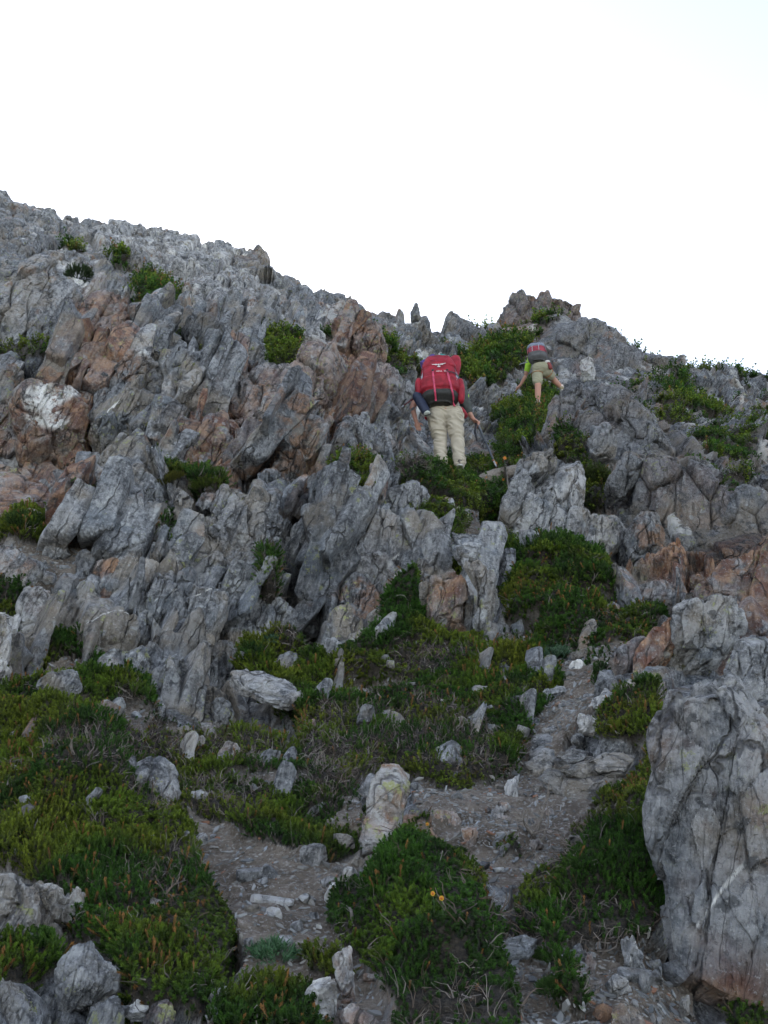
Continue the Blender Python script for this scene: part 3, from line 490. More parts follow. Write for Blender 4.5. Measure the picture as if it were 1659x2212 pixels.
# ------------------------------------------------------------------ materials
def newmat(name):
    m = bpy.data.materials.new(name); m.use_nodes = True
    nt = m.node_tree; nt.nodes.clear()
    out = nt.nodes.new('ShaderNodeOutputMaterial'); b = nt.nodes.new('ShaderNodeBsdfPrincipled')
    nt.links.new(b.outputs[0], out.inputs[0])
    return m, nt, b
class NB:
    def __init__(s, nt): s.nt = nt
    def n(s, t, **kw):
        x = s.nt.nodes.new(t)
        for k, v in kw.items(): setattr(x, k, v)
        return x
    def l(s, a, b): s.nt.links.new(a, b)
    def val(s, sock, v):
        if hasattr(v, 'links') or hasattr(v, 'is_linked'): s.l(v, sock)
        else: sock.default_value = v
    def math(s, op, a, b=0.0, clamp=False):
        x = s.n('ShaderNodeMath', operation=op, use_clamp=clamp); s.val(x.inputs[0], a); s.val(x.inputs[1], b); return x.outputs[0]
    def ramp(s, v, lo, hi, a=0.0, b=1.0):
        x = s.n('ShaderNodeMapRange', interpolation_type='SMOOTHSTEP'); s.val(x.inputs['Value'], v)
        x.inputs['From Min'].default_value = lo; x.inputs['From Max'].default_value = hi
        x.inputs['To Min'].default_value = a; x.inputs['To Max'].default_value = b
        return x.outputs['Result']
    def mix(s, f, a, b, mode='MIX'):
        x = s.n('ShaderNodeMix', data_type='RGBA', blend_type=mode)
        s.val(x.inputs[0], f)
        for sock, v in ((x.inputs[6], a), (x.inputs[7], b)):
            if isinstance(v, tuple): sock.default_value = (*v, 1.0)
            else: s.l(v, sock)
        return x.outputs[2]
    def noise(s, vec, scale, detail=4.0, rough=0.55, dist=0.0):
        x = s.n('ShaderNodeTexNoise'); s.l(vec, x.inputs['Vector'])
        x.inputs['Scale'].default_value = scale; x.inputs['Detail'].default_value = detail
        x.inputs['Roughness'].default_value = rough; x.inputs['Distortion'].default_value = dist
        return x.outputs['Fac']
    def scaled(s, vec, sc):
        x = s.n('ShaderNodeVectorMath', operation='MULTIPLY'); s.l(vec, x.inputs[0]); x.inputs[1].default_value = sc
        return x.outputs[0]
def sheet_coords(k):
    """world position turned into the sheet frame of the schist"""
    tc = k.n('ShaderNodeTexCoord'); oi = k.n('ShaderNodeObjectInfo'); g = k.n('ShaderNodeVectorMath', operation='ADD')
    k.l(tc.outputs['Object'], g.inputs[0]); k.l(oi.outputs['Location'], g.inputs[1])
    cs = k.n('ShaderNodeCombineXYZ')
    for i, ax in enumerate((NF, WF, UF)):
        d = k.n('ShaderNodeVectorMath', operation='DOT_PRODUCT'); k.l(g.outputs[0], d.inputs[0]); d.inputs[1].default_value = tuple(ax)
        k.l(d.outputs['Value'], cs.inputs[i])
    return g.outputs[0], cs.outputs[0]
def rock_color(k, A):
    """A: socket separate of the attribute (rust, pale, quartz) -> colour socket, height socket"""
    pos, sh = sheet_coords(k)
    st = k.scaled(sh, (9.0, 2.2, 1.3))
    big = k.noise(pos, 0.9, 3.0)
    mid = k.noise(sh, 4.5, 6.0, 0.68, 0.1)
    strk = k.noise(st, 2.6, 7.0, 0.68, 0.08)
    fine = k.noise(pos, 70.0, 4.0, 0.7)
    spk = k.noise(pos, 28.0, 5.0, 0.75)
    t = k.math('ADD', k.math('MULTIPLY', mid, 0.5), k.math('MULTIPLY', strk, 0.6))
    t = k.math('ADD', t, k.math('MULTIPLY', k.math('SUBTRACT', spk, 0.5), 0.8))
    c = k.mix(k.ramp(t, 0.38, 0.64), (0.042, 0.046, 0.052), (0.275, 0.282, 0.288))
    c = k.mix(k.ramp(t, 0.60, 0.76), c, (0.50, 0.505, 0.505))
    # warm and cool drift between blocks
    c = k.mix(k.ramp(k.noise(pos, 1.7, 4.0), 0.48, 0.60, 0, 0.65), c, (0.27, 0.22, 0.155))
    c = k.mix(k.ramp(k.noise(k.scaled(pos, (1, 1.1, 1.3)), 2.6, 3.0), 0.52, 0.68, 0, 0.55), c, (0.15, 0.175, 0.20))
    # rust
    rs = k.noise(pos, 5.0, 6.0, 0.65, 0.5)
    rf = k.math('MULTIPLY', A[0], k.ramp(rs, 0.30, 0.52), True)
    rc = k.mix(k.ramp(k.noise(sh, 9.0, 4.0), 0.4, 0.62), (0.165, 0.075, 0.047), (0.37, 0.22, 0.13))
    c = k.mix(rf, c, rc)
    rare = k.math('MULTIPLY', k.ramp(k.noise(pos, 1.1, 4.0, 0.6), 0.56, 0.65), k.ramp(rs, 0.42, 0.56, 0, 0.7))
    c = k.mix(rare, c, (0.32, 0.165, 0.08))
    # pale crust and quartz
    pf = k.math('MULTIPLY', A[1], k.ramp(k.noise(pos, 7.0, 7.0, 0.7), 0.40, 0.56), True)
    c = k.mix(pf, c, (0.50, 0.49, 0.475))
    c = k.mix(k.math('MULTIPLY', A[2], k.ramp(k.noise(pos, 5.0, 7.0, 0.7), 0.40, 0.50)), c, (0.85, 0.83, 0.78))
    # lichens: black spots, pale spots, yellow-green map lichen
    v = k.n('ShaderNodeTexVoronoi'); v.inputs['Scale'].default_value = 11.0; v.inputs['Randomness'].default_value = 1.0
    wv = k.n('ShaderNodeVectorMath', operation='ADD'); k.l(pos, wv.inputs[0])
    nzc = k.n('ShaderNodeTexNoise'); k.l(pos, nzc.inputs['Vector']); nzc.inputs['Scale'].default_value = 14.0
    sc_ = k.scaled(nzc.outputs['Color'], (0.09, 0.09, 0.09)); k.l(sc_, wv.inputs[1]); k.l(wv.outputs[0], v.inputs['Vector'])
    sp = k.n('ShaderNodeSeparateColor'); k.l(v.outputs['Color'], sp.inputs[0])
    blob = k.ramp(v.outputs['Distance'], 0.34, 0.24)
    bl = k.math('MULTIPLY', blob, k.math('GREATER_THAN', sp.outputs[0], 0.72))
    area = k.ramp(k.noise(pos, 1.4, 2.0), 0.44, 0.58)
    c = k.mix(k.math('MULTIPLY', k.math('MULTIPLY', bl, area), 0.75), c, (0.035, 0.038, 0.04))
    dk = k.ramp(k.noise(pos, 9.0, 8.0, 0.72), 0.53, 0.60, 0, 0.75)
    c = k.mix(k.math('MULTIPLY', dk, k.ramp(big, 0.42, 0.58)), c, (0.05, 0.052, 0.056))
    bl2 = k.math('MULTIPLY', blob, k.math('LESS_THAN', sp.outputs[0], 0.16))
    c = k.mix(k.math('MULTIPLY', bl2, 0.6), c, (0.42, 0.43, 0.42))
    yl = k.math('MULTIPLY', k.ramp(k.noise(pos, 16.0, 5.0, 0.7), 0.57, 0.63), k.ramp(k.noise(pos, 2.1, 3.0), 0.52, 0.6))
    c = k.mix(k.math('MULTIPLY', yl, 0.75), c, (0.34, 0.36, 0.13))
    c = k.mix(k.ramp(fine, 0.56, 0.68, 0, 0.5), c, (0.58, 0.58, 0.57))
    c = k.mix(k.ramp(k.noise(pos, 45.0, 5.0, 0.8), 0.56, 0.64, 0, 0.6), c, (0.06, 0.06, 0.062))
    # open joints between the sheets, filled with dark dirt and lichen
    jn = None
    for sc3, wd in (((5.0, 1.6, 0.9), 0.030), ((15.0, 5.0, 2.4), 0.022)):
        vv = k.n('ShaderNodeTexVoronoi', feature='DISTANCE_TO_EDGE'); vv.inputs['Scale'].default_value = 1.0
        wq = k.n('ShaderNodeVectorMath', operation='ADD'); k.l(k.scaled(sh, sc3), wq.inputs[0])
        nz2 = k.n('ShaderNodeTexNoise'); k.l(pos, nz2.inputs['Vector']); nz2.inputs['Scale'].default_value = 5.0; nz2.inputs['Detail'].default_value = 4.0
        k.l(k.scaled(nz2.outputs['Color'], (0.7, 0.5, 0.5)), wq.inputs[1]); k.l(wq.outputs[0], vv.inputs['Vector'])
        e_ = k.math('MULTIPLY', k.ramp(vv.outputs['Distance'], 0.0, wd, 1.0, 0.0), k.ramp(k.noise(pos, 3.1 if wd > .025 else 6.0, 2.0), 0.42, 0.56))
        jn = e_ if jn is None else k.math('MAXIMUM', jn, k.math('MULTIPLY', e_, 0.35))
    c = k.mix(k.math('MULTIPLY', jn, 0.7), c, (0.045, 0.042, 0.038))
    # height for bump
    h = k.math('ADD', k.math('MULTIPLY', strk, 0.9), k.math('MULTIPLY', spk, 0.45))
    h = k.math('ADD', h, k.math('MULTIPLY', fine, 0.16))
    crk = k.noise(k.scaled(sh, (16.0, 3.0, 1.6)), 2.0, 3.0, 0.5, 0.8)
    crk = k.math('ABSOLUTE', k.math('SUBTRACT', crk, 0.5))
    h = k.math('ADD', h, k.ramp(crk, 0.0, 0.03, -0.10, 0.0))
    h = k.math('SUBTRACT', h, k.math('MULTIPLY', jn, 0.8))
    return c, h, pos
def attr(k, name):
    a = k.n('ShaderNodeAttribute', attribute_name=name); s = k.n('ShaderNodeSeparateColor'); k.l(a.outputs['Color'], s.inputs[0])
    return s.outputs
def bump(k, b, h, dist, strength=1.0):
    x = k.n('ShaderNodeBump'); x.inputs['Distance'].default_value = dist; x.inputs['Strength'].default_value = strength
    k.l(h, x.inputs['Height']); k.l(x.outputs[0], b.inputs['Normal'])
M_ROCK, nt, b = newmat("schist"); k = NB(nt)
A = attr(k, "tone")
c, h, pos = rock_color(k, A)
D = attr(k, "shade")                                  # shade.r: how light this stone is, 0.5 = as the bedrock
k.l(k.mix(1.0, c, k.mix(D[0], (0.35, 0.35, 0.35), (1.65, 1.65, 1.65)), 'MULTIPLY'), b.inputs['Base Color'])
b.inputs['Roughness'].default_value = 0.72
bump(k, b, h, 0.036)
M_TERR, nt, b = newmat("hillside"); k = NB(nt)
A = attr(k, "tone"); Z = attr(k, "zone")
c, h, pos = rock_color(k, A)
n1 = k.noise(pos, 6.0, 6.0, 0.65); n2 = k.noise(pos, 60.0, 5.0, 0.7); n3 = k.noise(pos, 160.0, 2.0, 0.5)
soil = k.mix(k.ramp(n1, 0.35, 0.65), (0.11, 0.085, 0.062), (0.27, 0.225, 0.18))
soil = k.mix(k.ramp(n2, 0.52, 0.66, 0, 0.75), soil, (0.46, 0.44, 0.41))
soil = k.mix(k.ramp(n2, 0.44, 0.34, 0, 0.6), soil, (0.06, 0.045, 0.035))
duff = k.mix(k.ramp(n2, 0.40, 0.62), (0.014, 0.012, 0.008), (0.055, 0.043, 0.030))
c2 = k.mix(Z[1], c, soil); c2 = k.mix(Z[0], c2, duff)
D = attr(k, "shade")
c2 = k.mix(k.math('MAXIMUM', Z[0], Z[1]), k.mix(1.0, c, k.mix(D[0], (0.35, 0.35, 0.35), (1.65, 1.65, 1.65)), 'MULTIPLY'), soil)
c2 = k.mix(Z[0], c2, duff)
k.l(c2, b.inputs['Base Color']); b.inputs['Roughness'].default_value = 0.85
hs = k.math('ADD', k.math('MULTIPLY', n2, 0.5), k.math('MULTIPLY', n3, 0.3))
mh = k.n('ShaderNodeMix'); k.l(k.math('MAXIMUM', Z[0], Z[1]), mh.inputs[0]); k.l(h, mh.inputs[2]); k.l(hs, mh.inputs[3])
bump(k, b, mh.outputs[0], 0.045)

def plain(name, col, rough=0.8, noise_s=None, amt=0.25, spec=None, bumpd=None):
    m, nt, b = newmat(name); k = NB(nt)
    b.inputs['Roughness'].default_value = rough
    if spec is not None: b.inputs['Specular IOR Level'].default_value = spec
    g = k.n('ShaderNodeTexCoord')
    n_ = k.noise(g.outputs['Object'], noise_s or 20.0, 4.0, 0.6)
    lo = tuple(max(0, c_ * (1 - amt)) for c_ in col); hi = tuple(min(1, c_ * (1 + amt)) for c_ in col)
    k.l(k.mix(k.ramp(n_, 0.3, 0.7), lo, hi), b.inputs['Base Color'])
    if bumpd: bump(k, b, n_, bumpd)
    return m
M_LEAF, nt, b = newmat("heather_leaf"); k = NB(nt)     # leaf colour comes per sprig
a_ = k.n('ShaderNodeAttribute', attribute_name="leaf")
k.l(a_.outputs['Color'], b.inputs['Base Color']); b.inputs['Roughness'].default_value = 0.6
tr = k.n('ShaderNodeBsdfTranslucent'); k.l(a_.outputs['Color'], tr.inputs[0])
ms = k.n('ShaderNodeMixShader'); ms.inputs[0].default_value = 0.22
outn = [x for x in nt.nodes if x.type == 'OUTPUT_MATERIAL'][0]
k.l(b.outputs[0], ms.inputs[1]); k.l(tr.outputs[0], ms.inputs[2]); k.l(ms.outputs[0], outn.inputs[0])
# ------------------------------------------------------------------ mesh helpers
def mesh_np(name, V, F, mat=None, attrs=None, smooth_shade=False):
    """V (n,3), F (m,3|4) numpy -> mesh"""
    me = bpy.data.meshes.new(name)
    V = np.ascontiguousarray(V, np.float32); F = np.ascontiguousarray(F, np.int32)
    nf, kf = F.shape
    me.vertices.add(len(V)); me.vertices.foreach_set('co', V.ravel())
    me.loops.add(nf * kf); me.loops.foreach_set('vertex_index', F.ravel())
    me.polygons.add(nf); me.polygons.foreach_set('loop_start', np.arange(0, nf * kf, kf, dtype=np.int32))
    me.polygons.foreach_set('loop_total', np.full(nf, kf, np.int32))
    me.polygons.foreach_set('use_smooth', np.full(nf, smooth_shade, bool))
    me.update(calc_edges=True)
    for an, arr in (attrs or {}).items():
        a = me.attributes.new(an, 'FLOAT_COLOR', 'POINT')
        arr = np.asarray(arr, np.float32)
        if arr.shape[1] == 3: arr = np.concatenate([arr, np.ones((len(arr), 1), np.float32)], 1)
        a.data.foreach_set('color', np.ascontiguousarray(arr).ravel())
    if mat: me.materials.append(mat)
    return me
def link(name, me, parent=None, label=None, cat=None, group=None, kind=None, loc=None):
    o = bpy.data.objects.new(name, me); COL.objects.link(o)
    if parent is not None: o.parent = parent
    if loc is not None: o.location = loc
    if label: o['label'] = label
    if cat: o['category'] = cat
    if group: o['group'] = group
    if kind: o['kind'] = kind
    return o
def vert_normals(V, F):
    if F.shape[1] == 4:
        n = np.cross(V[F[:, 2]] - V[F[:, 0]], V[F[:, 3]] - V[F[:, 1]])
    else:
        n = np.cross(V[F[:, 1]] - V[F[:, 0]], V[F[:, 2]] - V[F[:, 0]])
    N = np.zeros_like(V)
    for c_ in range(F.shape[1]):
        for ax in range(3): N[:, ax] += np.bincount(F[:, c_], n[:, ax], len(V))
    return nrm(N)

# ------------------------------------------------------------------ the hillside
NA, NR = 760, 1240
azs = np.concatenate([np.linspace(-math.pi, -1.3, 14, endpoint=False), np.linspace(-1.3, -0.52, 46, endpoint=False),
                      np.linspace(-0.52, 0.52, NA), np.linspace(0.52, 1.3, 47)[1:], np.linspace(1.3, math.pi, 15)[1:]])
hf_ = np.exp(np.linspace(math.log(0.35), math.log(400), 2600))
HX = np.sin(azs)[:, None] * hf_; HY = np.cos(azs)[:, None] * hf_
HZ = base_z(HX, HY)
dh = np.diff(hf_)[None]; dz = np.diff(HZ, axis=1)
rr = np.sqrt(hf_[None, 1:] ** 2 + (HZ[:, 1:] - 1.6) ** 2)
facing = np.sqrt(dh ** 2 * 0.35 + dz ** 2) / rr
dens = np.where(hf_[None, 1:] > 62, 0.12, 1.0) * np.where(hf_[None, 1:] < 1.9, 0.3, 1.0)
S = np.concatenate([np.zeros((len(azs), 1)), np.cumsum(facing * dens, 1)], 1)
hrow = np.zeros((len(azs), NR))
for i in range(len(azs)):
    hrow[i] = np.interp(np.linspace(0, S[i, -1], NR), S[i], hf_)
TX = np.sin(azs)[:, None] * hrow; TY = np.cos(azs)[:, None] * hrow
TZ = base_z(TX, TY)
TV = np.stack([TX, TY, TZ], -1).reshape(-1, 3)
na = len(azs)
ii = np.arange(na * NR).reshape(na, NR)
TF = np.stack([ii[:-1, :-1], ii[1:, :-1], ii[1:, 1:], ii[:-1, 1:]], -1).reshape(-1, 4)[:, ::-1]
TN = vert_normals(TV, TF)
if TN[:, 2].mean() < 0: TN = -TN; TF = TF[:, ::-1]
rng_ = np.linalg.norm(TV - CAM, axis=1)
veg = smooth(0.35, 0.65, look(M_VEG, TV)); soil = smooth(0.3, 0.6, look(M_SOIL, TV, 12, 77))
bare = smooth(0.56, 0.70, fbm(TV * np.array([1.5, 1.5, 2.0]), 4, 133)) * (rng_ < 9) * (1 - look(M_HOLE, TV, 2, 4))          # bare and stony gaps in the mats
soil = np.maximum(soil, bare * veg); veg = veg * (1 - 0.9 * bare)
outf = to_px(TV); inside = (outf[:, 1] < 1060)
patch = fbm(TV * np.array([0.55, 0.55, 0.9]), 4, 301)
scat = smooth(0.62, 0.70, patch) * smooth(12.0, 17.0, rng_) * (TN[:, 2] > 0.35)
right = smooth(560, 640, outf[:, 0]) * smooth(12, 16, rng_)
scat = np.maximum(scat, right * smooth(0.38, 0.45, 0.45 * patch + 0.6 * fbm(TV * np.array([1.6, 1.6, 3.2]), 4, 88)))
veg = np.maximum(veg, scat * (outf[:, 1] > 330))
low = (outf[:, 1] > 1085) | (rng_ < 2.5) | (np.abs(outf[:, 0] - 384) > 460) & (rng_ < 9)
veg = np.where(low, smooth(0.0, 0.2, patch), veg); soil = np.where(low, smooth(.05, .25, fbm(TV * .8, 3, 7)), soil)
veg = np.where((rng_ > 11) & (outf[:, 0] > 590), veg * smooth(-.12, .12, fbm(TV * np.array([1.8, 1.8, 3.0]), 4, 177)), veg)
soil = soil * (1 - veg)
rockm = (1 - veg) * (1 - soil)
# fractured rock, blocks from metres down to a hand's breadth; finer ones only where they can be seen
dr, cre, rid = rock_disp(TV, [(1.9, 0.32), (0.8, 0.18), (0.34, 0.075)], 3)
dfar, _, _ = rock_disp(TV, [(2.6, 0.32), (1.1, 0.10), (0.5, 0.05)], 13)
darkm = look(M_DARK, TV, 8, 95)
dfine, cre2, _ = rock_disp(TV, [(0.14, 0.035)], 23)
far = smooth(16, 30, rng_)
d = dr * (1 - far) + dfar * far + dfine * (1 - far)
d = d * (0.14 + 0.86 * smooth(5.5, 8.0, rng_))
cush = 0.095 * (0.5 + 0.5 * vnoise(TV * 3.3, 41)) + 0.06 * (0.5 + 0.5 * vnoise(TV * 8.0, 42)) + 0.02 * fbm(TV * 22, 2, 43)
cush *= np.clip(rng_ / 6.0, 0.55, 1.6)
cush += look(M_MOUND, TV, 2, 5) * np.clip(rng_ / 6.0, .3, 1.4) * .17 * (rng_ < 10)
ds = 0.05 * fbm(TV * 1.7, 3, 51) + 0.012 * fbm(TV * 14, 3, 52)
under = smooth(0.3, 0.7, look(M_ROCKS, TV, 2, 5)) * (rng_ > 3)
d = d * (1 - 0.5 * under) - 0.05 * under
d = d * (1 - .6 * darkm * (outf[:, 0] > 500))
nearh = (outf[:, 0] > 400) & (outf[:, 0] < 500) & (outf[:, 1] > 350) & (outf[:, 1] < 478) & (rng_ < 16)
d = np.where(nearh, .3 * d - .08, d)
cush_k = 1 - 0.8 * under
vegh = np.minimum(smooth(0.15, 0.9, look(M_VEGH, TV, 5)), 1)
vegh = vegh * (1 - .8 * bare); vegh = np.where(low, veg, np.maximum(vegh, scat * .6))
disp = (1 - veg) * (1 - soil) * d + vegh * cush * (1 - 0.5 * under) + veg * ( 0.25 * d * smooth(9, 14, rng_)) + soil * ds
hole = look(M_HOLE, TV, 2, 4) * (rng_ < 20)
disp = disp * (1 - hole) - hole * 0.11 * rng_
disp *= smooth(0.5, 1.5, rng_)
dirn = nrm(TN + np.array([0, -0.35, 0.0]))
TV2 = TV + dirn * disp[:, None]
rust = np.clip(look(M_RUST, TV, 6, 91), 0, 1); pale = np.clip(look(M_PALE, TV, 8, 92), 0, 1)
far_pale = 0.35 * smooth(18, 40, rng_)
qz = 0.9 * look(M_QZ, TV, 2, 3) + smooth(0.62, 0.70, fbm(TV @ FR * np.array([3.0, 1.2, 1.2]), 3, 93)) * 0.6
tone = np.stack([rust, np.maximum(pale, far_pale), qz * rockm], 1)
zone = np.stack([veg, soil, cre], 1)
# the nearest displaced ground in each pixel, so that stones and plants sit on it
DB = np.full((1024 // 2, 768 // 2), 1e9)
_q = to_px(TV2); _f = (TV2 - CAM) @ np.array([0, CP, SP])
_in = (_f > 0.5) & (_q[:, 0] >= 0) & (_q[:, 0] < 768) & (_q[:, 1] >= 0) & (_q[:, 1] < 1024)
np.minimum.at(DB, ((_q[_in, 1] / 2).astype(int), (_q[_in, 0] / 2).astype(int)), np.linalg.norm(TV2[_in] - CAM, axis=1))
def ground(px, py, w=2):
    x = int(np.clip(px / 2, w, 383 - w)); y = int(np.clip(py / 2, w, 511 - w))
    b_ = DB[y - w:y + w + 1, x - w:x + w + 1]; b_ = b_[b_ < 1e8]
    return float(np.percentile(b_, 35)) if len(b_) else None
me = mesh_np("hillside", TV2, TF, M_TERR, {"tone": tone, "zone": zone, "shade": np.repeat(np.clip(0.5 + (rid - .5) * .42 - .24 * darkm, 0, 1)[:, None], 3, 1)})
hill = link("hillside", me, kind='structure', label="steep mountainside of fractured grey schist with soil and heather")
# ------------------------------------------------------------------ single rocks
_ico = {}
def ico(level):
    if level not in _ico:
        bm = bmesh.new(); bmesh.ops.create_icosphere(bm, subdivisions=level, radius=1.0)
        bm.verts.ensure_lookup_table()
        _ico[level] = (np.array([v.co[:] for v in bm.verts]), np.array([[v.index for v in f.verts] for f in bm.faces]))
        bm.free()
    return _ico[level]
def rpoly(poly, th):
    """distance from the origin to the outline in direction th (outermost crossing)"""
    a = poly; b = np.roll(poly, -1, 0); d = np.stack([np.cos(th), np.sin(th)], 1)
    e = b - a
    den = d[:, :1] * e[None, :, 1] - d[:, 1:] * e[None, :, 0]
    den = np.where(np.abs(den) < 1e-9, 1e-9, den)
    t = (a[None, :, 0] * e[None, :, 1] - a[None, :, 1] * e[None, :, 0]) / den
    u = (a[None, :, 0] * d[:, 1:] - a[None, :, 1] * d[:, :1]) / den
    t = np.where((u >= -1e-6) & (u <= 1 + 1e-6) & (t > 0), t, 0)
    return t.max(1)
def chop(D, Rr, planes):
    for n, dist in planes:
        dn = D @ n
        lim = np.where(dn > 1e-4, dist / np.maximum(dn, 1e-4), 1e9)
        kq = 60.0
        Rr = (np.maximum(Rr, 1e-5) ** -kq + lim ** -kq) ** (-1.0 / kq)
    return Rr
def finish_rock(P, F, size, rs, rough=1.0, level_fine=True, big=False):
    """add fractured relief in world space"""
    N = vert_normals(P, F)
    s = size
    sc = [(0.55 * s, 0.060 * s * rough), (0.22 * s, 0.018 * s * rough)]
    if level_fine: sc.append((0.09 * s, 0.006 * s * rough))
    d, cre, _cid = rock_disp(P, sc, gaps=(0.35, 0.1, 0.0) if big else (0.8, 0.3, 0.0), seed=rs % 97, warp=0.25 if big else min(1.0, s))
    q = P @ FR
    strk = fbm(q * np.array([9.0, 2.0, 1.1]) / s, 4, rs % 89)
    d = d + 0.009 * s * strk * rough + 0.010 * s * fbm(P * 2.2 / s, 3, rs % 83)
    P = P + N * d[:, None]
    return P, (d, _cid)
ROCKN = 0
def build_rock(i, name, cat, poly, o, label):
    rs_ = np.random.RandomState(100 + i)
    c = poly.mean(0)
    x, y = poly[:, 0], poly[:, 1]; xn, yn = np.roll(x, -1), np.roll(y, -1)
    cr = x * yn - xn * y; A_ = cr.sum() / 2
    if abs(A_) > 1: c = np.array([((x + xn) * cr).sum(), ((y + yn) * cr).sum()]) / (6 * A_)
    if 'r' in o: r = o['r']
    else:
        rr_ = [hit(*(c + (p - c) * t))[1] for p in poly[::2] for t in (0.0, 0.55)]
        r = float(np.median(rr_))
    g_ = ground(c[0], c[1], 2 if cat == 'stone' else 4)
    if g_ is not None and r < 24: r = g_ if ('r' not in o and cat == 'stone') else min(r, g_ + 0.10)
    fi = int(np.argmax(poly[:, 1])); fp = poly[fi] + (c - poly[fi]) * 0.06
    gf = ground(fp[0], fp[1], 1 if cat == 'stone' else 2)
    lean = math.radians(o.get('lean', 12) + rs_.uniform(-4, 4))
    d0 = ray(*c); az = math.atan2(d0[0], d0[1]) + math.radians(rs_.uniform(-14, 14))
    Nn = np.array([-math.sin(az) * math.cos(lean), -math.cos(az) * math.cos(lean), math.sin(lean)])
    if 'r' not in o and gf is not None and fp[1] < 1020:
        rf = float((ray(*fp) * gf) @ Nn / (d0 @ Nn)); ext = math.sqrt(np.ptp(poly[:, 0]) * np.ptp(poly[:, 1])) / FPX * r
        r = float(np.clip(rf, r - 0.55 * ext, r + 0.05))
    C = CAM + d0 * r
    U = nrm(np.cross(np.array([0, 0, 1.0]), Nn)); V = np.cross(Nn, U)
    loc = []
    for p in poly:
        d = ray(*p); t = ((C - CAM) @ Nn) / (d @ Nn); t = min(max(t, r * .6), r * 1.6)
        q = CAM + d * t - C; loc.append((q @ U, q @ V))
    loc = np.array(loc)
    w, h = np.ptp(loc[:, 0]), np.ptp(loc[:, 1]); size = math.sqrt(w * h)
    T = o.get('T', .6) * min(w, h, np.ptp(poly[:, 1]) / FPX * r * 1.15) * 0.62 * (1.0 if o.get('lean', 12) < 38 else 0.6) + 0.008
    pix = size / r * FPX
    level = 7 if pix > 130 else 6 if pix > 38 else 5 if pix > 12 else 4
    D, F = ico(level)
    # stretch the directions so that the vertices spread over a flat shape evenly
    Dw = nrm(D * np.array([w / 2, h / 2, T]) ** 0.6)
    s = np.hypot(Dw[:, 0], Dw[:, 1]); th = np.arctan2(Dw[:, 1], Dw[:, 0])
    rp = rpoly(loc, th) / np.maximum(s, 1e-4); rt = T / np.maximum(np.abs(Dw[:, 2]), 1e-4)
    kq = 15.0
    Rr = (rp ** -kq + rt ** -kq) ** (-1 / kq)
    pl = []
    for _ in range(o.get('ch', 12 if o.get('big') else 16)):
        a = rs_.uniform(0, 6.283); zc = rs_.uniform(0.35, 0.92) if o.get('lean', 12) < 38 else rs_.uniform(.88, .99)
        n = np.array([math.cos(a) * math.sqrt(1 - zc * zc), math.sin(a) * math.sqrt(1 - zc * zc), zc])
        sup = (Rr * (Dw @ n)).max(); pl.append((n, sup * (rs_.uniform(0.82, .97) if o.get('big') else rs_.uniform(0.60, 0.94))))
    Rr = chop(Dw, Rr, pl)
    L = Dw * Rr[:, None]
    off = -0.30 * T + o.get('up', 0)
    P = C + L[:, :1] * U + L[:, 1:2] * V + (L[:, 2:] + off) * Nn
    own = cat == 'stone' or o.get('lean', 12) >= 38
    if own:                                            # a loose stone carries its own sheets: turn them into its flat side
        Qf = np.stack([Nn, V, U], 1) @ np.stack([NF, WF, UF], 1).T
        if np.linalg.det(Qf) < 0: Qf = np.stack([Nn, -V, U], 1) @ np.stack([NF, WF, UF], 1).T
    else: Qf = np.eye(3)
    P = (P - C) @ Qf + C
    P, dd = finish_rock(P, F, max(size, .06) if size < 1.5 else 1.5 + (size - 1.5) * .3, 100 + i, o.get('rough', 1.0) * (0.8 if o.get('big') else 1.0), level >= 6, bool(o.get('big')))
    tone = np.zeros((len(P), 3)); t_ = o.get('tone', (0, 0.15, 0)); tone[:] = t_
    f = 0.5 + 0.5 * np.clip(fbm(P * 3.0 / max(size, .1), 3, i) * 1.6, -1, 1)
    tone[:, 0] = np.clip(t_[0] * (0.25 + 0.9 * f), 0, 1); tone[:, 1] = np.clip(t_[1] * (0.4 + 0.8 * (1 - f)), 0, 1)
    if r > 7 and not own: tone[:, 0] = np.maximum(tone[:, 0], .65 * look(M_RUST, P, 6, 91)); tone[:, 2] = np.maximum(tone[:, 2], look(M_QZ, P, 2, 3))
    if 'vein' in o:
        ang, dist, wd = o['vein']; a = math.radians(ang)
        u_, v_ = L[:, 0] / size, L[:, 1] / size
        q = -u_ * math.sin(a) + v_ * math.cos(a) - dist + 0.03 * vnoise(P * 3 / size, i)
        wn_ = wd * (0.55 + 0.6 * (vnoise(P * 7 / size, i + 5) + .4))
        tone[:, 2] = np.maximum(tone[:, 2], smooth(-.45, -.1, vnoise(P * 3.3 / size, i + 3)) * (1 - smooth(0.6, 1.3, np.abs(q) / np.maximum(wn_, 1e-4))) * (L[:, 2] > -T * .6))
    if o.get('big'):
        tone[:, 0] *= smooth(-.15, .35, fbm(P * 2.0, 3, 9)); tone[:, 1] = np.clip(.9 * smooth(-.2, .5, fbm(P * 1.6, 3, 10)) + .6 * smooth(C[2] + h * .36, C[2] + h * .45, P[:, 2]), 0, 1)
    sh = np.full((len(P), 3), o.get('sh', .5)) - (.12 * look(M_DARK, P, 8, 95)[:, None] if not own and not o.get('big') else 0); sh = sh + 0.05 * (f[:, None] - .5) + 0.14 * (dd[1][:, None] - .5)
    me = mesh_np(name, P - C, F, M_ROCK, {"tone": tone, "shade": np.clip(sh, 0, 1)}, False)
    ob = link(name, me, label=label, cat=cat, kind='thing', loc=C.tolist())
    if own: ob.rotation_euler = Matrix(Qf.tolist()).to_euler()
    return ob
for i, (name, cat, poly, o, label) in enumerate(R):
    build_rock(i, name, cat, poly, o, label)

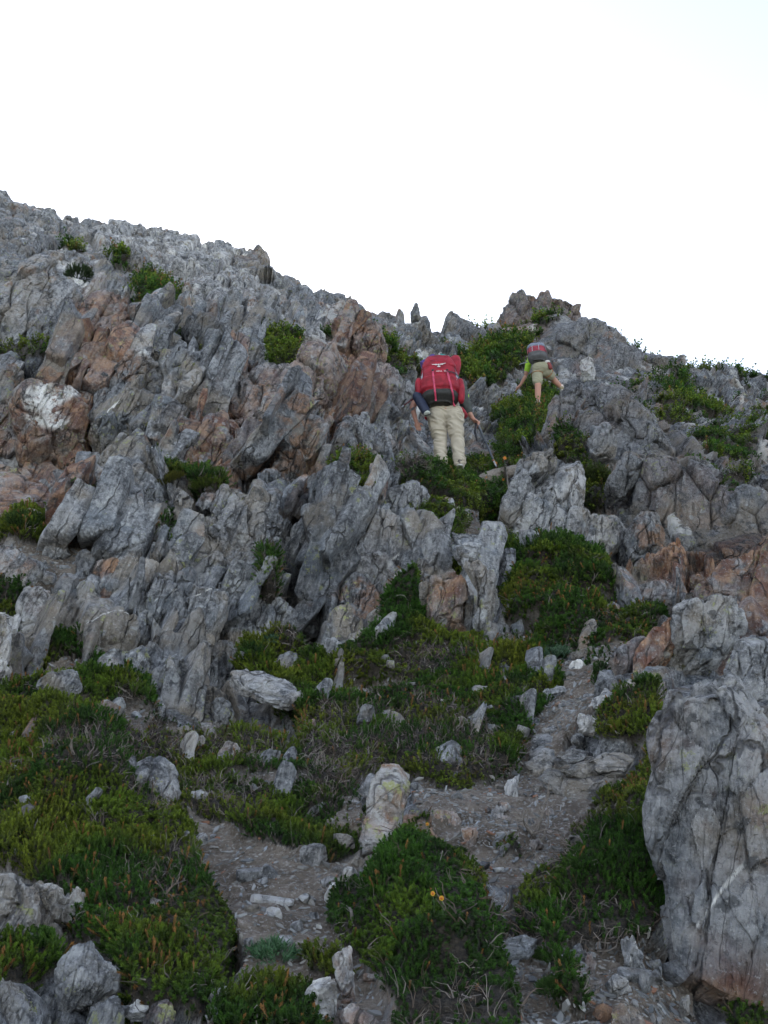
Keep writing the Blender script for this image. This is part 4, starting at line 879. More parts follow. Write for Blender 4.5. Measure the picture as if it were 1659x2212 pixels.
# ------------------------------------------------------------------ splintered slabs standing out of the bedrock, one body with it
def poly_rock(D, dims, rs_, n_chop=9, lo=.62, hi=.95, kq0=22.0):
    """angular convex block: a box with planes cut off, in its own frame"""
    Dw = nrm(D * np.array(dims) ** .7); Rr = np.zeros(len(Dw))
    for ax in range(3): Rr += (dims[ax] / np.maximum(np.abs(Dw[:, ax]), 1e-4)) ** -kq0
    Rr = Rr ** (-1 / kq0); pl = []
    for _ in range(n_chop):
        n = nrm(rs_.normal(0, 1, 3) / np.array(dims) ** .55); pl.append((n, (Rr * (Dw @ n)).max() * rs_.uniform(lo, hi)))
    return Dw * chop(Dw, Rr, pl)[:, None]
_w = (1 - look(M_HOLE, TV, 1, 4)) * rockm * (1 - .6 * under) * ~((outf[:, 0] > 385) & (outf[:, 0] < 530) & (outf[:, 1] > 335) & (outf[:, 1] < 505)) * ~((outf[:, 0] > 500) & (outf[:, 0] < 605) & (outf[:, 1] > 335) & (outf[:, 1] < 480)) * ~((outf[:, 0] > 560) & (outf[:, 1] > 400) & (outf[:, 1] < 600)) * (rng_ > 6.0) * (rng_ < 19) * (np.abs(outf[:, 0] - 384) < 430) * (outf[:, 1] > 250) * (TN @ np.array([0, -1, .3]) > 0)
_cand = np.nonzero(_w.reshape(-1) > .6)[0]
_rs = np.random.RandomState(5); _pick = _rs.choice(_cand, 640, replace=False)
VV, FF, TT, SS = [], [], [], []; _b = 0
_c2 = np.nonzero((veg > .6) & (rng_ > 4.0) & (rng_ < 9.5) & (outf[:, 0] > 0) & (outf[:, 0] < 640) & (outf[:, 1] > 560) & (outf[:, 1] < 880) & (under < .2) & (look(M_MOUND, TV, 2, 5) < .3))[0]
_pick = np.concatenate([_pick, _rs.choice(_c2, 28, replace=False)])
for j, vi in enumerate(_pick):
    rg = rng_[vi]; sc_ = (.55 if veg[vi] > .6 and rg < 9.5 else 1.0) * (rg / 9.0) ** .75 * min(1.45, math.exp(_rs.normal(0, .32)) * (rg / 9.0) ** .75) / (rg / 9.0) ** .75
    dims = np.array([.052 * _rs.uniform(.5, 2.2), .24 * _rs.uniform(.6, 1.3), .33 * _rs.uniform(.5, 1.5)]) * sc_
    D, F = ico(5 if rg < 16 else 4)
    L = poly_rock(D, dims, _rs)
    j3 = _rs.normal(0, .20, 3); A3 = nrm(NF + j3); U3 = nrm(UF + _rs.normal(0, .16, 3)); U3 = nrm(U3 - A3 * (U3 @ A3)); W3 = np.cross(A3, U3)
    P = TV2[vi] - TN[vi] * dims.min() * .6 + np.array([0, .25 * dims[1], -.2 * dims[2]]) + L[:, :1] * A3 + L[:, 1:2] * W3 + L[:, 2:] * U3
    VV.append(P); FF.append(F + _b); _b += len(P)
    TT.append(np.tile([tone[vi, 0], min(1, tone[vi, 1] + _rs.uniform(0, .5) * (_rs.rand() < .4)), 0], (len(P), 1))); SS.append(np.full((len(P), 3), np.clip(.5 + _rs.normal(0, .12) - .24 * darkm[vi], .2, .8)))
P = np.concatenate(VV); F = np.concatenate(FF); N = vert_normals(P, F); q = P @ FR
P = P + N * (0.010 * fbm(q * np.array([14., 4, 3]), 4, 3) + .014 * fbm(P * 4, 3, 4))[:, None] * 1.1
link("bedrock", mesh_np("bedrock", P, F, M_ROCK, {"tone": np.concatenate(TT), "shade": np.concatenate(SS)}), kind='structure', label="splintered schist slabs standing out of the mountainside")
# half-buried stones strewn over soil and heather
_w2 = (np.maximum(soil, veg * .35) > .3) & ((veg < .5) | (np.sin(np.arange(len(veg)) * 12.9898) > .8)) & (rng_ > 2.7) & (rng_ < 10) & (outf[:, 0] > -10) & (outf[:, 0] < 778) & (outf[:, 1] < 1024) & (outf[:, 1] > 480) & (under < .3)
_w2 &= ~((veg > .5) & (look(M_VEG, TV, 2) > .9) & (vnoise(TV * 1.3, 9) < .1))
_cand = np.nonzero(_w2)[0]; _pick = _rs.choice(_cand, 130, replace=False)
for j, vi in enumerate(_pick):
    rg = rng_[vi]; onveg = veg[vi] > .5
    sc_ = math.exp(_rs.normal(0, .5)) * (1.5 if onveg else 1.0) * (rg / 5) ** .6
    dims = np.array([.020 * _rs.uniform(.7, 1.6), .014 * _rs.uniform(.6, 1.3), .008 * _rs.uniform(.6, 2.2)]) * sc_
    D, F = ico(4); L = poly_rock(D, dims, _rs, 8, .6, .95)
    upn = nrm(TN[vi] + _rs.normal(0, .35, 3)); A3 = nrm(np.cross(upn, _rs.normal(0, 1, 3))); W3 = np.cross(upn, A3)
    C = TV2[vi] + TN[vi] * (dims[2] * .35 + (.012 if onveg else 0))
    P = L[:, :1] * A3 + L[:, 1:2] * W3 + L[:, 2:] * upn; N = vert_normals(P, F); P = P + N * (.05 * dims.min() * fbm(P / dims.max() * 3 + j, 3, j))[:, None]
    red = _rs.rand() < .08; t_ = np.tile([1.0 if red else 0, _rs.uniform(0, 1.0) * (_rs.rand() < .6), 0], (len(P), 1))
    link('stone', mesh_np('stone', P, F, M_ROCK, {"tone": t_, "shade": np.full((len(P), 3), np.clip(.52 + _rs.normal(0, .12), .25, .85))}), loc=C.tolist(), kind='thing', cat='stone',
         label="small angular grey stone half buried in the heather" if onveg else "small angular grey stone lying loose on the bare soil", group="stones poking out of the heather" if onveg else "loose stones on the bare soil")
# ------------------------------------------------------------------ heather and other ground cover
def sprig_template(rings, per, seed, spread=0.16):
    r_ = np.random.RandomState(seed); V = []; T = []
    for k_ in range(rings):
        z0 = 0.12 + 0.80 * k_ / rings
        for j in range(per):
            a = 6.283 * (j / per) + k_ * 1.1 + r_.uniform(-.3, .3)
            o_ = np.array([math.cos(a), math.sin(a), 0]); s_ = np.array([-math.sin(a), math.cos(a), 0])
            b = len(V)
            V += [s_ * 0.055 + [0, 0, z0], -s_ * 0.055 + [0, 0, z0], o_ * spread * r_.uniform(.8, 1.2) + np.array([0, 0, z0 + r_.uniform(.16, .3)])]
            T.append((b, b + 1, b + 2))
    for a in (0, 2.1, 4.2):
        b = len(V); V += [[0.10 * math.cos(a), .10 * math.sin(a), .9], [-.10 * math.cos(a), -.10 * math.sin(a), .9], [.02, 0, 1.06]]; T.append((b, b + 1, b + 2))
    return np.array(V), np.array(T)
def twig_template(seed, n=5):
    r_ = np.random.RandomState(seed); V = []; T = []
    for _ in range(3):
        a = r_.uniform(0, 6.283); p = np.zeros(3); d = np.array([math.cos(a) * .5, math.sin(a) * .5, r_.uniform(.3, 1.0)])
        w = 0.028; side = nrm(np.cross(d, [0.2, 0.1, 1])); prev = None
        for k_ in range(n):
            q = [p + side * w, p - side * w]; b = len(V); V += q
            if prev is not None: T += [(prev, prev + 1, b + 1), (prev, b + 1, b)]
            prev = b; p = p + nrm(d) * .26; d = d + r_.uniform(-.55, .55, 3) + np.array([0, 0, -.10]); w *= .8
    return np.array(V), np.array(T)
def fern_template(seed):
    r_ = np.random.RandomState(seed); V = []; T = []
    for j in range(5):
        a = r_.uniform(0, 6.283); o_ = np.array([math.cos(a), math.sin(a), 0]); s_ = np.array([-o_[1], o_[0], 0]); b = len(V)
        V += [[0, 0, 0], s_ * .07 + o_ * .35 + [0, 0, .55], -s_ * .07 + o_ * .35 + [0, 0, .55], o_ * .75 + [0, 0, .75 + r_.uniform(-.2, .2)]]
        T += [(b, b + 1, b + 2), (b + 1, b + 3, b + 2)]
    return np.array(V, float), np.array(T)
def frames(n, up, rs_, tilt):
    """random frames around axis 'up' (n,3) -> (n,3,3) columns x,y,z"""
    z = nrm(up + rs_.normal(0, tilt, (n, 3))); a = rs_.normal(0, 1, (n, 3)); x = nrm(np.cross(a, z)); y = np.cross(z, x)
    return np.stack([x, y, z], -1)
def scatter(tmpls, pos, fr, size, width, col0, col1, rs_, spread=None):
    """instances of small templates as one mesh: col0 base colour, col1 tip colour per instance"""
    VV, FF, CC = [], [], []; base = 0
    which = rs_.randint(0, len(tmpls), len(pos))
    for t, (tv, tf) in enumerate(tmpls):
        m = which == t; n = int(m.sum())
        if not n: continue
        loc = tv[None] * np.stack([width[m], width[m], size[m]], 1)[:, None, :]
        P = np.einsum('nij,nkj->nki', fr[m], loc) + pos[m][:, None]
        h = np.clip(tv[:, 2], 0, 1)[None, :, None]
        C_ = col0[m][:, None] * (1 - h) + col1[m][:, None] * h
        VV.append(P.reshape(-1, 3)); CC.append(C_.reshape(-1, 3))
        FF.append((tf[None] + (np.arange(n) * len(tv))[:, None, None] + base).reshape(-1, 3)); base += n * len(tv)
    return np.concatenate(VV), np.concatenate(FF), np.concatenate(CC)

fc = TV2[TF].mean(1); fn = np.cross(TV2[TF[:, 2]] - TV2[TF[:, 0]], TV2[TF[:, 3]] - TV2[TF[:, 1]]); fa_ = np.linalg.norm(fn, axis=1) / 2
fnn = nrm(fn); fr_ = np.linalg.norm(fc - CAM, axis=1); fq = to_px(fc); fv = veg[TF].mean(1); fs = soil[TF].mean(1)
infr = (fq[:, 0] > -350) & (fq[:, 0] < 1120) & (fq[:, 1] > 100) & (fq[:, 1] < 1150) & (fr_ < 45)
def sample(weight, per_px, seed, unit):
    """points on the ground; size of a plant grows with distance past 'unit' metres so that far slopes stay covered"""
    rs_ = np.random.RandomState(seed)
    sz = np.maximum(1.0, fr_ / unit)
    lam = np.where(infr, weight * fa_ * per_px / sz ** 2, 0)
    lam = np.minimum(lam, 20)
    cnt = rs_.poisson(lam); idx = np.repeat(np.arange(len(TF)), cnt)
    u, v = rs_.rand(len(idx)), rs_.rand(len(idx))
    a, b, c, d = (TV2[TF[idx, k_]] for k_ in range(4))
    P = (a * ((1 - u) * (1 - v))[:, None] + b * (u * (1 - v))[:, None] + c * (u * v)[:, None] + d * ((1 - u) * v)[:, None])
    return P, fnn[idx], sz[idx], rs_
LEAFY = [sprig_template(5, 4, s_) for s_ in (1, 2, 3, 4)]
LEAFY_FAR = [sprig_template(3, 3, s_, .26) for s_ in (5, 6, 7)]
TWIGS = [twig_template(s_) for s_ in (1, 2, 3, 4, 5)]
FERN = [fern_template(s_) for s_ in (1, 2, 3)]
# dry, grey parts of the heather
DRY = [[(650,1500),(900,1480),(1050,1560),(1080,1680),(900,1660),(760,1700),(660,1650)], [(230,1450),(560,1560),(620,1660),(500,1760),(330,1700),(240,1620)], [(280,1120),(400,1110),(400,1210),(300,1220)],
       [(240,1840),(430,1820),(460,1900),(300,1980),(230,1920)], [(850,1400),(1000,1400),(1060,1450),(880,1460)], [(640,1650),(780,1700),(780,1760),(650,1740)], [(1080,1740),(1290,1730),(1220,1880),(1130,1850)], [(640,2040),(780,1990),(800,2090),(700,2120)],
       [(880,2130),(1100,2130),(1100,2260),(880,2260)], [(870,950),(960,960),(930,1010),(860,1010)], [(100,1560),(250,1540),(260,1640),(120,1640)], [(1250,1930),(1430,1930),(1430,2080),(1200,2060)], [(560,1180),(700,1260),(720,1440),(600,1380)]]
M_DRY = raster(DRY, 12)
def dryness(P): return np.clip(look(M_DRY, P, 12, 15) * 1.0 + 0.62 * (fbm(P * 2.6, 4, 61)) - 0.05, 0, 1)
def heather_cols(P, rs_, n):
    g = smooth(-.35, .55, fbm(P * 2.4, 4, 71))[:, None]; hgt = vnoise(P * 5.0, 72)[:, None] * .5 + .5
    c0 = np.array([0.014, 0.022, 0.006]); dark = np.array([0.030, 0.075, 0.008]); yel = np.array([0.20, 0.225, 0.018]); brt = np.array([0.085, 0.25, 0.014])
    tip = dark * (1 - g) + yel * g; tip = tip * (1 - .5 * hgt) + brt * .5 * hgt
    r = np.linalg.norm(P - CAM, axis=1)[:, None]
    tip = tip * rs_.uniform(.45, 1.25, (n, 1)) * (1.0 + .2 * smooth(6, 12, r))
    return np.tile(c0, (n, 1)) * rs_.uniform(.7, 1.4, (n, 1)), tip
def heather_part(lo, hi, tm, per, unit, seed):
    w = fv * (fr_ >= lo) * (fr_ < hi)
    P, N, sz, rs_ = sample(w, per, seed, unit); n = len(P)
    dr_ = dryness(P); keep = rs_.rand(n) > 0.75 * smooth(.42, .85, dr_)
    P, N, sz = P[keep], N[keep], sz[keep]; n = len(P)
    c0, c1 = heather_cols(P, rs_, n)
    hmod = 0.65 + 0.6 * smooth(-.4, .5, fbm(P * 3.5, 3, 75))
    up = nrm(N * 0.55 + np.array([0, 0, 0.75]))
    size = 0.031 * sz * hmod * rs_.uniform(.6, 1.5, n); width = 0.050 * sz * rs_.uniform(.7, 1.2, n)
    or_ = (rs_.rand(n) < 0.012 + 0.06 * smooth(.25, .6, fbm(P * 1.3, 2, 79)))
    c1[or_] = np.array([0.30, 0.15, 0.045]) * rs_.uniform(.6, 1.3, (int(or_.sum()), 1)); size[or_] *= 1.3; width[or_] *= .8
    return scatter(tm, P - N * 0.008, frames(n, up, rs_, .30), size, width, c0, c1, rs_)
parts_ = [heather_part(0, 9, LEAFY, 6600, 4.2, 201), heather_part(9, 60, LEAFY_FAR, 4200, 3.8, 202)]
def joined(parts):
    b = 0; V, F, C_ = [], [], []
    for v, f, c in parts: V.append(v); F.append(f + b); C_.append(c); b += len(v)
    return np.concatenate(V), np.concatenate(F), np.concatenate(C_)
V, F, C_ = joined(parts_)
print("heather tris", len(F))
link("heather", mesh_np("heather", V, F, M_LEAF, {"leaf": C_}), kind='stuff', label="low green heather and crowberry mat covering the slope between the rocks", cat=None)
# dry grey stems
w = (fv > .25) * (fr_ < 16) * (0.12 + smooth(.3, .75, dryness(fc)))
P, N, sz, rs_ = sample(w, 620, 205, 5.5); n = len(P)
g = rs_.uniform(.55, 1.25, (n, 1))
col = np.where(rs_.rand(n, 1) < .5, np.array([[0.22, 0.19, 0.165]]), np.array([[0.13, 0.095, 0.07]])) * g
V, F, C_ = scatter(TWIGS, P, frames(n, nrm(N * .8 + [0, 0, .4]), rs_, .5), 0.075 * sz * rs_.uniform(.5, 1.3, n), 0.075 * sz * rs_.uniform(.5, 1.3, n), col, col * 1.15, rs_)
print("twig tris", len(F))
M_TWIG = plain("dry_twig", (0.2, 0.17, 0.15), .9)
link("dry_stems", mesh_np("dry_stems", V, F, M_LEAF, {"leaf": C_}), kind='stuff', label="tangled dry grey heather stems among the green mats")
# shale chips and grit on the bare soil
def chip_template(seed):
    r_ = np.random.RandomState(seed); k_ = r_.randint(4, 6); a = np.sort(r_.uniform(0, 6.283, k_)); a = np.linspace(0, 6.283, k_, endpoint=False) + r_.uniform(-.4, .4, k_)
    rad = r_.uniform(.5, 1, k_) * np.where(np.arange(k_) % 2, .6, 1)
    top = np.stack([np.cos(a) * rad, np.sin(a) * rad * .6, np.full(k_, .9)], 1); bot = top * [1.08, 1.08, 0]
    V = np.concatenate([top, bot]); T = [(0, j, j + 1) for j in range(1, k_ - 1)]
    for j in range(k_): j2 = (j + 1) % k_; T += [(j, k_ + j, k_ + j2), (j, k_ + j2, j2)]
    return V, np.array(T)
CHIPS = [chip_template(s_) for s_ in range(8)]
w = np.clip(fs, 0, 1) * (fr_ < 14) * (0.5 + 1.3 * smooth(-.2, .4, fbm(fc * 2.3, 2, 33)))
P, N, sz, rs_ = sample(w * (1 - .9 * look(M_ROCKS, fc, 1)), 2300, 207, 4.5); n = len(P)
s_ = 0.0052 * np.exp(rs_.normal(0, .62, n)) * sz; s_ = np.clip(s_, .003, .02)
gr = rs_.uniform(.10, .33, (n, 1)) ** 1.0; warm = rs_.rand(n, 1)
col = gr * (np.array([[1.06, 1.0, .9]]) * warm + np.array([[.94, 1.0, 1.05]]) * (1 - warm))
red = rs_.rand(n) < .04; col[red] = np.array([.26, .13, .08])
V, F, C_ = scatter(CHIPS, P, frames(n, N, rs_, .28), s_ * rs_.uniform(.25, .6, n), s_ * 1.6, col, col, rs_)
M_CHIP, nt, b = newmat("shale_chip"); k = NB(nt); a_ = k.n('ShaderNodeAttribute', attribute_name="leaf"); k.l(a_.outputs['Color'], b.inputs['Base Color']); b.inputs['Roughness'].default_value = .75
print("chip tris", len(F))
link("gravel", mesh_np("gravel", V, F, M_CHIP, {"leaf": C_}), kind='stuff', label="grey shale chips and grit strewn on the bare path soil")

def at(reg, x, y, w=1):
    ox, oy, s = REG[reg]; px, py = (ox + x * s) / 3.0, (oy + y * s) / 3.0
    r = ground(px, py, w) or hit(px, py)[1]
    return CAM + ray(px, py) * r, r
def tuft(name, reg, x, y, rad_px, kind, label, cat, seed, group=None, dens=1.0, hue=(1, 1, 1)):
    """one plant: many sprigs on a low dome"""
    C, r = at(reg, x, y); rad = rad_px / 3.0 / FPX * r; rs_ = np.random.RandomState(seed)
    n = int(dens * (260 if kind != 'fern' else 60))
    if reg in 'ABC':                                    # a bush clinging to a steep face: half a ball
        q3 = nrm(rs_.normal(0, 1, (n, 3)) * [1, .8, .8]); q3[:, 1] = -np.abs(q3[:, 1]); rr_ = rad * rs_.uniform(.45, 1.0, (n, 1)) * (1 + .25 * vnoise(q3 * 2.2 + seed, seed))[:, None]
        P = C + q3 * rr_ * [1, .7, .85]; up = nrm(q3 + [0, 0, .8])
    else:
        a = rs_.uniform(0, 6.283, n); q = np.sqrt(rs_.rand(n)) * rad
        X, Y = C[0] + np.cos(a) * q, C[1] + np.sin(a) * q * .8
        z = base_z(X, Y) - base_z(C[0:1], C[1:2]) + C[2] + rad * .35 * (1 - (q / rad) ** 2)
        P = np.stack([X, Y, z], 1)
        up = nrm(np.stack([np.cos(a) * q / rad * .8, np.sin(a) * q / rad * .8, np.full(n, .8)], 1) + np.array([0, -.25, 0]))
    hue = np.array(hue)
    if kind == 'fern':
        c0 = np.tile(np.array([.03, .07, .03]) * hue, (n, 1)); c1 = np.array([.08, .19, .075]) * hue * rs_.uniform(.7, 1.3, (n, 1))
        V, F, C_ = scatter(FERN, P, frames(n, up, rs_, .25), rad * .9 * rs_.uniform(.5, 1.1, n), rad * .5 * rs_.uniform(.6, 1.1, n), c0, c1, rs_)
    else:
        c0 = np.tile(np.array([.022, .035, .01]) * hue, (n, 1)); c1 = np.array([.06, .11, .022]) * hue * rs_.uniform(.6, 1.5, (n, 1))
        V, F, C_ = scatter(LEAFY, P, frames(n, up, rs_, .3), rad * .5 * rs_.uniform(.6, 1.2, n), rad * .42 * rs_.uniform(.7, 1.1, n), c0, c1, rs_)
    return link(name, mesh_np(name, V - C, F, M_LEAF, {"leaf": C_}), label=label, cat=cat, group=group, loc=C.tolist(), kind='thing')
tuft('shrub', 'A', 495, 560, 34, 'h', "dark dense bush clinging to the upper left cliff", 'bush', 1, hue=(.7, .7, .8), dens=1.6)
tuft('shrub', 'D', 150, 450, 42, 'h', "rounded green shrub on the left ledge under the pink rock rib", 'bush', 2, dens=1.8)
tuft('grass_tuft', 'H', 250, 1610, 55, 'fern', "bright blue green leafy tuft beside the lower path", 'tuft', 3, dens=2.2)
tuft('grass_tuft', 'F', 470, 1060, 46, 'fern', "blue green leafy tuft at the heather edge near the cream stone", 'tuft', 4, dens=2.0, hue=(1, .85, 1))
tuft('grass_tuft', 'E', 1320, 590, 42, 'fern', "feathery green tuft below the near hiker", 'tuft', 5, dens=2.0, hue=(.9, .85, .9))
tuft('grass_tuft', 'E', 235, 1190, 24, 'fern', "small feathery tuft left of the dark gully", 'tuft', 6, dens=1.2, hue=(.8, .8, .9))
tuft('shrub', 'I', 500, 1610, 48, 'h', "small dark heather clump alone on the bottom soil", 'bush', 7, dens=2.2, hue=(.8, .9, .8))
tuft('shrub', 'I', 440, 1420, 34, 'h', "green heather clump right of the oval flat stone", 'bush', 8, dens=1.6)
tuft('shrub', 'H', 1400, 950, 22, 'h', "tiny green clump left of the light blue grey stone", 'bush', 9, dens=1)
tuft('shrub', 'D', 40, 780, 46, 'h', "green shrub with red leaves at the left edge", 'bush', 10, dens=1.8, hue=(1.1, .9, .8))
tuft('grass_tuft', 'D', 390, 260, 26, 'fern', "little green plant on the left ledge beside a white slab", 'tuft', 11, dens=1.2)
tuft('shrub', 'D', 1290, 215, 40, 'h', "yellow green clump on top of the slab wall", 'bush', 12, dens=1.6, hue=(1.4, 1.1, .6))
tuft('shrub', 'D', 1060, 190, 32, 'h', "orange tinged clump beside the rounded grey boulder", 'bush', 13, dens=1.4, hue=(1.8, 1.0, .6))
tuft('shrub', 'C', 660, 1150, 36, 'h', "reddish green bush in the cleft right of the big pale boulder", 'bush', 14, dens=2.0, hue=(1.1, .85, .7))
tuft('shrub', 'A', 500, 1490, 22, 'h', "small green bush under the quartz block", 'bush', 15, dens=1.0)

# flowers
M_YEL = plain("yellow_petals", (.75, .42, .02), .6, amt=.15); M_ORG = plain("orange_petals", (.70, .22, .02), .6, amt=.2)
M_STEM = plain("green_stem", (.05, .10, .03), .7)
def tube_mesh(pts, rads, sides=8, cap=True):
    pts = np.array(pts, float); n = len(pts); V = []; F = []
    for i_ in range(n):
        t = nrm(pts[min(i_ + 1, n - 1)] - pts[max(i_ - 1, 0)]); a = nrm(np.cross(t, [0.31, .17, .93] if abs(t[2]) < .9 else [1, 0.1, 0])); b_ = np.cross(t, a)
        for s_ in range(sides):
            q = 6.28318 * s_ / sides; V.append(pts[i_] + (a * math.cos(q) + b_ * math.sin(q)) * rads[i_])
    for i_ in range(n - 1):
        for s_ in range(sides):
            s2 = (s_ + 1) % sides; F.append((i_ * sides + s_, i_ * sides + s2, (i_ + 1) * sides + s2, (i_ + 1) * sides + s_))
    if cap:
        for e, b0 in ((0, 0), (1, (n - 1) * sides)):
            V.append(pts[0 if e == 0 else -1]); c_ = len(V) - 1
            for s_ in range(sides):
                s2 = (s_ + 1) % sides; F.append((b0 + s2, b0 + s_, c_, c_) if e == 0 else (b0 + s_, b0 + s2, c_, c_))
    return np.array(V), np.array(F)
def bm_obj(name, parts, mat, parent=None, smooth_=True, **kw):
    """parts: list of (V,F) lists merged into one mesh (quads with a doubled last index are triangles)"""
    me = bpy.data.meshes.new(name); VV = []; FF = []
    for v, f in parts:
        b_ = len(VV); VV += [tuple(x) for x in np.asarray(v).tolist()]
        for q in np.asarray(f).tolist():
            q = [x + b_ for x in q]
            if len(q) == 4 and q[2] == q[3]: q = q[:3]
            FF.append(q)
    me.from_pydata(VV, [], FF); me.update()
    for p in me.polygons: p.use_smooth = smooth_
    me.materials.append(mat)
    return link(name, me, parent, **kw)
def empty(name, loc, **kw):
    o = bpy.data.objects.new(name, None); COL.objects.link(o); o.location = tuple(loc); o.empty_display_size = .1
    for k_, v in kw.items(): o[k_] = v
    return o
def flower(reg, x, y, d_m, mat, label, group=None):
    C, r = at(reg, x, y); t = empty('flower', C, label=label, category='flower')
    if group: t['group'] = group
    hgt = 0.055
    bm_obj('stem', [tube_mesh([(0, 0, -.02), (.004, 0, hgt * .6), (0.0, -.006, hgt)], [.0014, .0012, .001], 6)], M_STEM, t)
    pv = []
    for k_ in range(11):
        a = 6.283 * k_ / 11; c_, s_ = math.cos(a), math.sin(a); R_ = d_m / 2
        pts = [(0.0, -.2), (.6, -.24), (1.0, 0), (.6, .24), (0.0, .2)]
        v = [((u * c_ - w_ * s_) * R_, -.010 - .35 * (u * s_ + w_ * c_) * R_ * 0, hgt + (u * s_ + w_ * c_) * R_) for u, w_ in pts]
        pv.append((np.array(v), np.array([(0, 1, 2, 2), (0, 2, 3, 3), (0, 3, 4, 4)])))
    bm_obj('petals', pv, mat, t, False)
    th = np.linspace(0, 6.283, 9)[:-1]
    cv = [(0.28 * d_m * math.cos(q), -.012, hgt + .28 * d_m * math.sin(q)) for q in th] + [(0, -.019, hgt)]
    bm_obj('centre', [(np.array(cv), np.array([(j, (j + 1) % 8, 8, 8) for j in range(8)]))], M_ORG, t)
flower('H', 1242, 1340, .015, M_YEL, "left one of the two yellow flowers in the bottom heather")
flower('H', 1297, 1375, .015, M_YEL, "right one of the two yellow flowers in the bottom heather")
flower('H', 1207, 885, .012, M_YEL, "yellow flower above the others beside the tall leaning stone")
flower('B', 1633, 1500, .05, M_ORG, "orange flower by the tip of the near hiker's pole")
flower('C', 125, 1065, .05, M_ORG, "orange flower on the heather right of the pole tip")
flower('C', 118, 1190, .045, M_ORG, "orange flower lower on the heather bank left of the big pale boulder")

# dead wood
M_DEAD = plain("weathered_wood", (.23, .20, .17), .85, 60, .3)
def branch(name, reg, x, y, size_px, label, seed, flat=False, cat='dead branch', n_main=4):
    C, r = at(reg, x, y); s = size_px / 3.0 / FPX * r; rs_ = np.random.RandomState(seed); parts = []
    def grow(p, d, L, rad, dep):
        pts = [p]; rr = [rad]; m = 5
        for k_ in range(m):
            d = nrm(d + rs_.normal(0, .30, 3)); pts.append(pts[-1] + d * L / m); rr.append(rad * (1 - .6 * (k_ + 1) / m))
        parts.append(tube_mesh(pts, rr, 6))
        if dep > 0:
            for _ in range(rs_.randint(2, 4)):
                k_ = rs_.randint(1, m + 1); grow(pts[k_], nrm(d + rs_.normal(0, .7, 3)), L * rs_.uniform(.4, .7), rr[k_] * .7, dep - 1)
    for j in range(n_main):
        a = -1.2 + 2.4 * j / max(1, n_main - 1) + rs_.uniform(-.3, .3)
        grow(np.zeros(3) + rs_.normal(0, .05, 3) * s, np.array([math.sin(a), -.35, math.cos(a) * (.3 if flat else .75)]), s * rs_.uniform(.7, 1.1), s * .022, 2)
    return bm_obj(name, parts, M_DEAD, None, True, label=label, cat=cat, loc=(C + np.array([0, 0, .01])).tolist(), kind='thing')
branch('dead_branch', 'I', 380, 790, 150, "bleached dead shrub with forking twigs beside the path", 21, n_main=7)
branch('dead_branch', 'H', 320, 690, 75, "forked grey twig sticking out of the heather left of the tall stone", 22, n_main=2)
branch('dead_branch', 'I', 30, 1500, 70, "curved bare stick on the bottom soil left of the oval flat stone", 23, n_main=2)
branch('dead_branch', 'E', 490, 1180, 90, "hanging dry roots in the dark gully", 24, n_main=5)
branch('dead_branch', 'H', 1560, 1640, 70, "thin pale twig beside the bottom heather", 25, n_main=2)
C, r = at('B', 1590, 1590)
pts = [C + np.array([-.34, .05, -.13]), C + np.array([-.15, -.05, -.02]), C + np.array([.1, -.08, .06]), C + np.array([.38, .05, .20])]
V, F = tube_mesh(np.array([np.array(pts[0]) * (1 - t) ** 3 + 3 * np.array(pts[1]) * t * (1 - t) ** 2 + 3 * np.array(pts[2]) * t * t * (1 - t) + np.array(pts[3]) * t ** 3 for t in np.linspace(0, 1, 24)]) - C, .055 + .03 * np.sin(np.linspace(0.3, 3, 24)), 14)
V = V + 0.018 * np.stack([vnoise(V * np.array([6., 20, 20]) + 9 * j, j) for j in range(3)], 1)
bm_obj('log', [(V, F)], M_DEAD, None, False, label="weathered grey log lying on the heather below the pole tip", cat='log', kind='thing', loc=C.tolist())
# ------------------------------------------------------------------ the two hikers
def capsule_chain(pts, rads, sides=14):
    """tube with rounded ends through joints, radius per joint; rads may be (rx, ry)"""
    P = [np.array(p, float) for p in pts]; Rr = list(rads)
    pp, rr = [], []
    d0 = nrm(P[1] - P[0]); d1 = nrm(P[-1] - P[-2])
    for t in (0.98, .85, .6, .3): pp.append(P[0] - d0 * Rr[0] * t); rr.append(Rr[0] * math.sqrt(1 - t * t))
    for i_ in range(len(P) - 1):
        for t in np.linspace(0, 1, 6, endpoint=False):
            pp.append(P[i_] * (1 - t) + P[i_ + 1] * t); rr.append(Rr[i_] * (1 - t) + Rr[i_ + 1] * t)
    pp.append(P[-1]); rr.append(Rr[-1])
    for t in (.3, .6, .85, .98): pp.append(P[-1] + d1 * Rr[-1] * t); rr.append(Rr[-1] * math.sqrt(1 - t * t))
    return tube_mesh(pp, rr, sides)
def ellip(c, r, rot=None, lv=3, pw=2.0):
    D, F = ico(lv)
    q = (np.abs(D) ** pw).sum(1) ** (-1 / pw)
    V = D * q[:, None] * np.array(r)
    if rot is not None: V = V @ np.array(rot).T
    return V + np.array(c), np.concatenate([F, F[:, 2:]], 1)
def rotx(a): c, s = math.cos(a), math.sin(a); return np.array([[1, 0, 0], [0, c, -s], [0, s, c]])
def rotz(a): c, s = math.cos(a), math.sin(a); return np.array([[c, -s, 0], [s, c, 0], [0, 0, 1]])
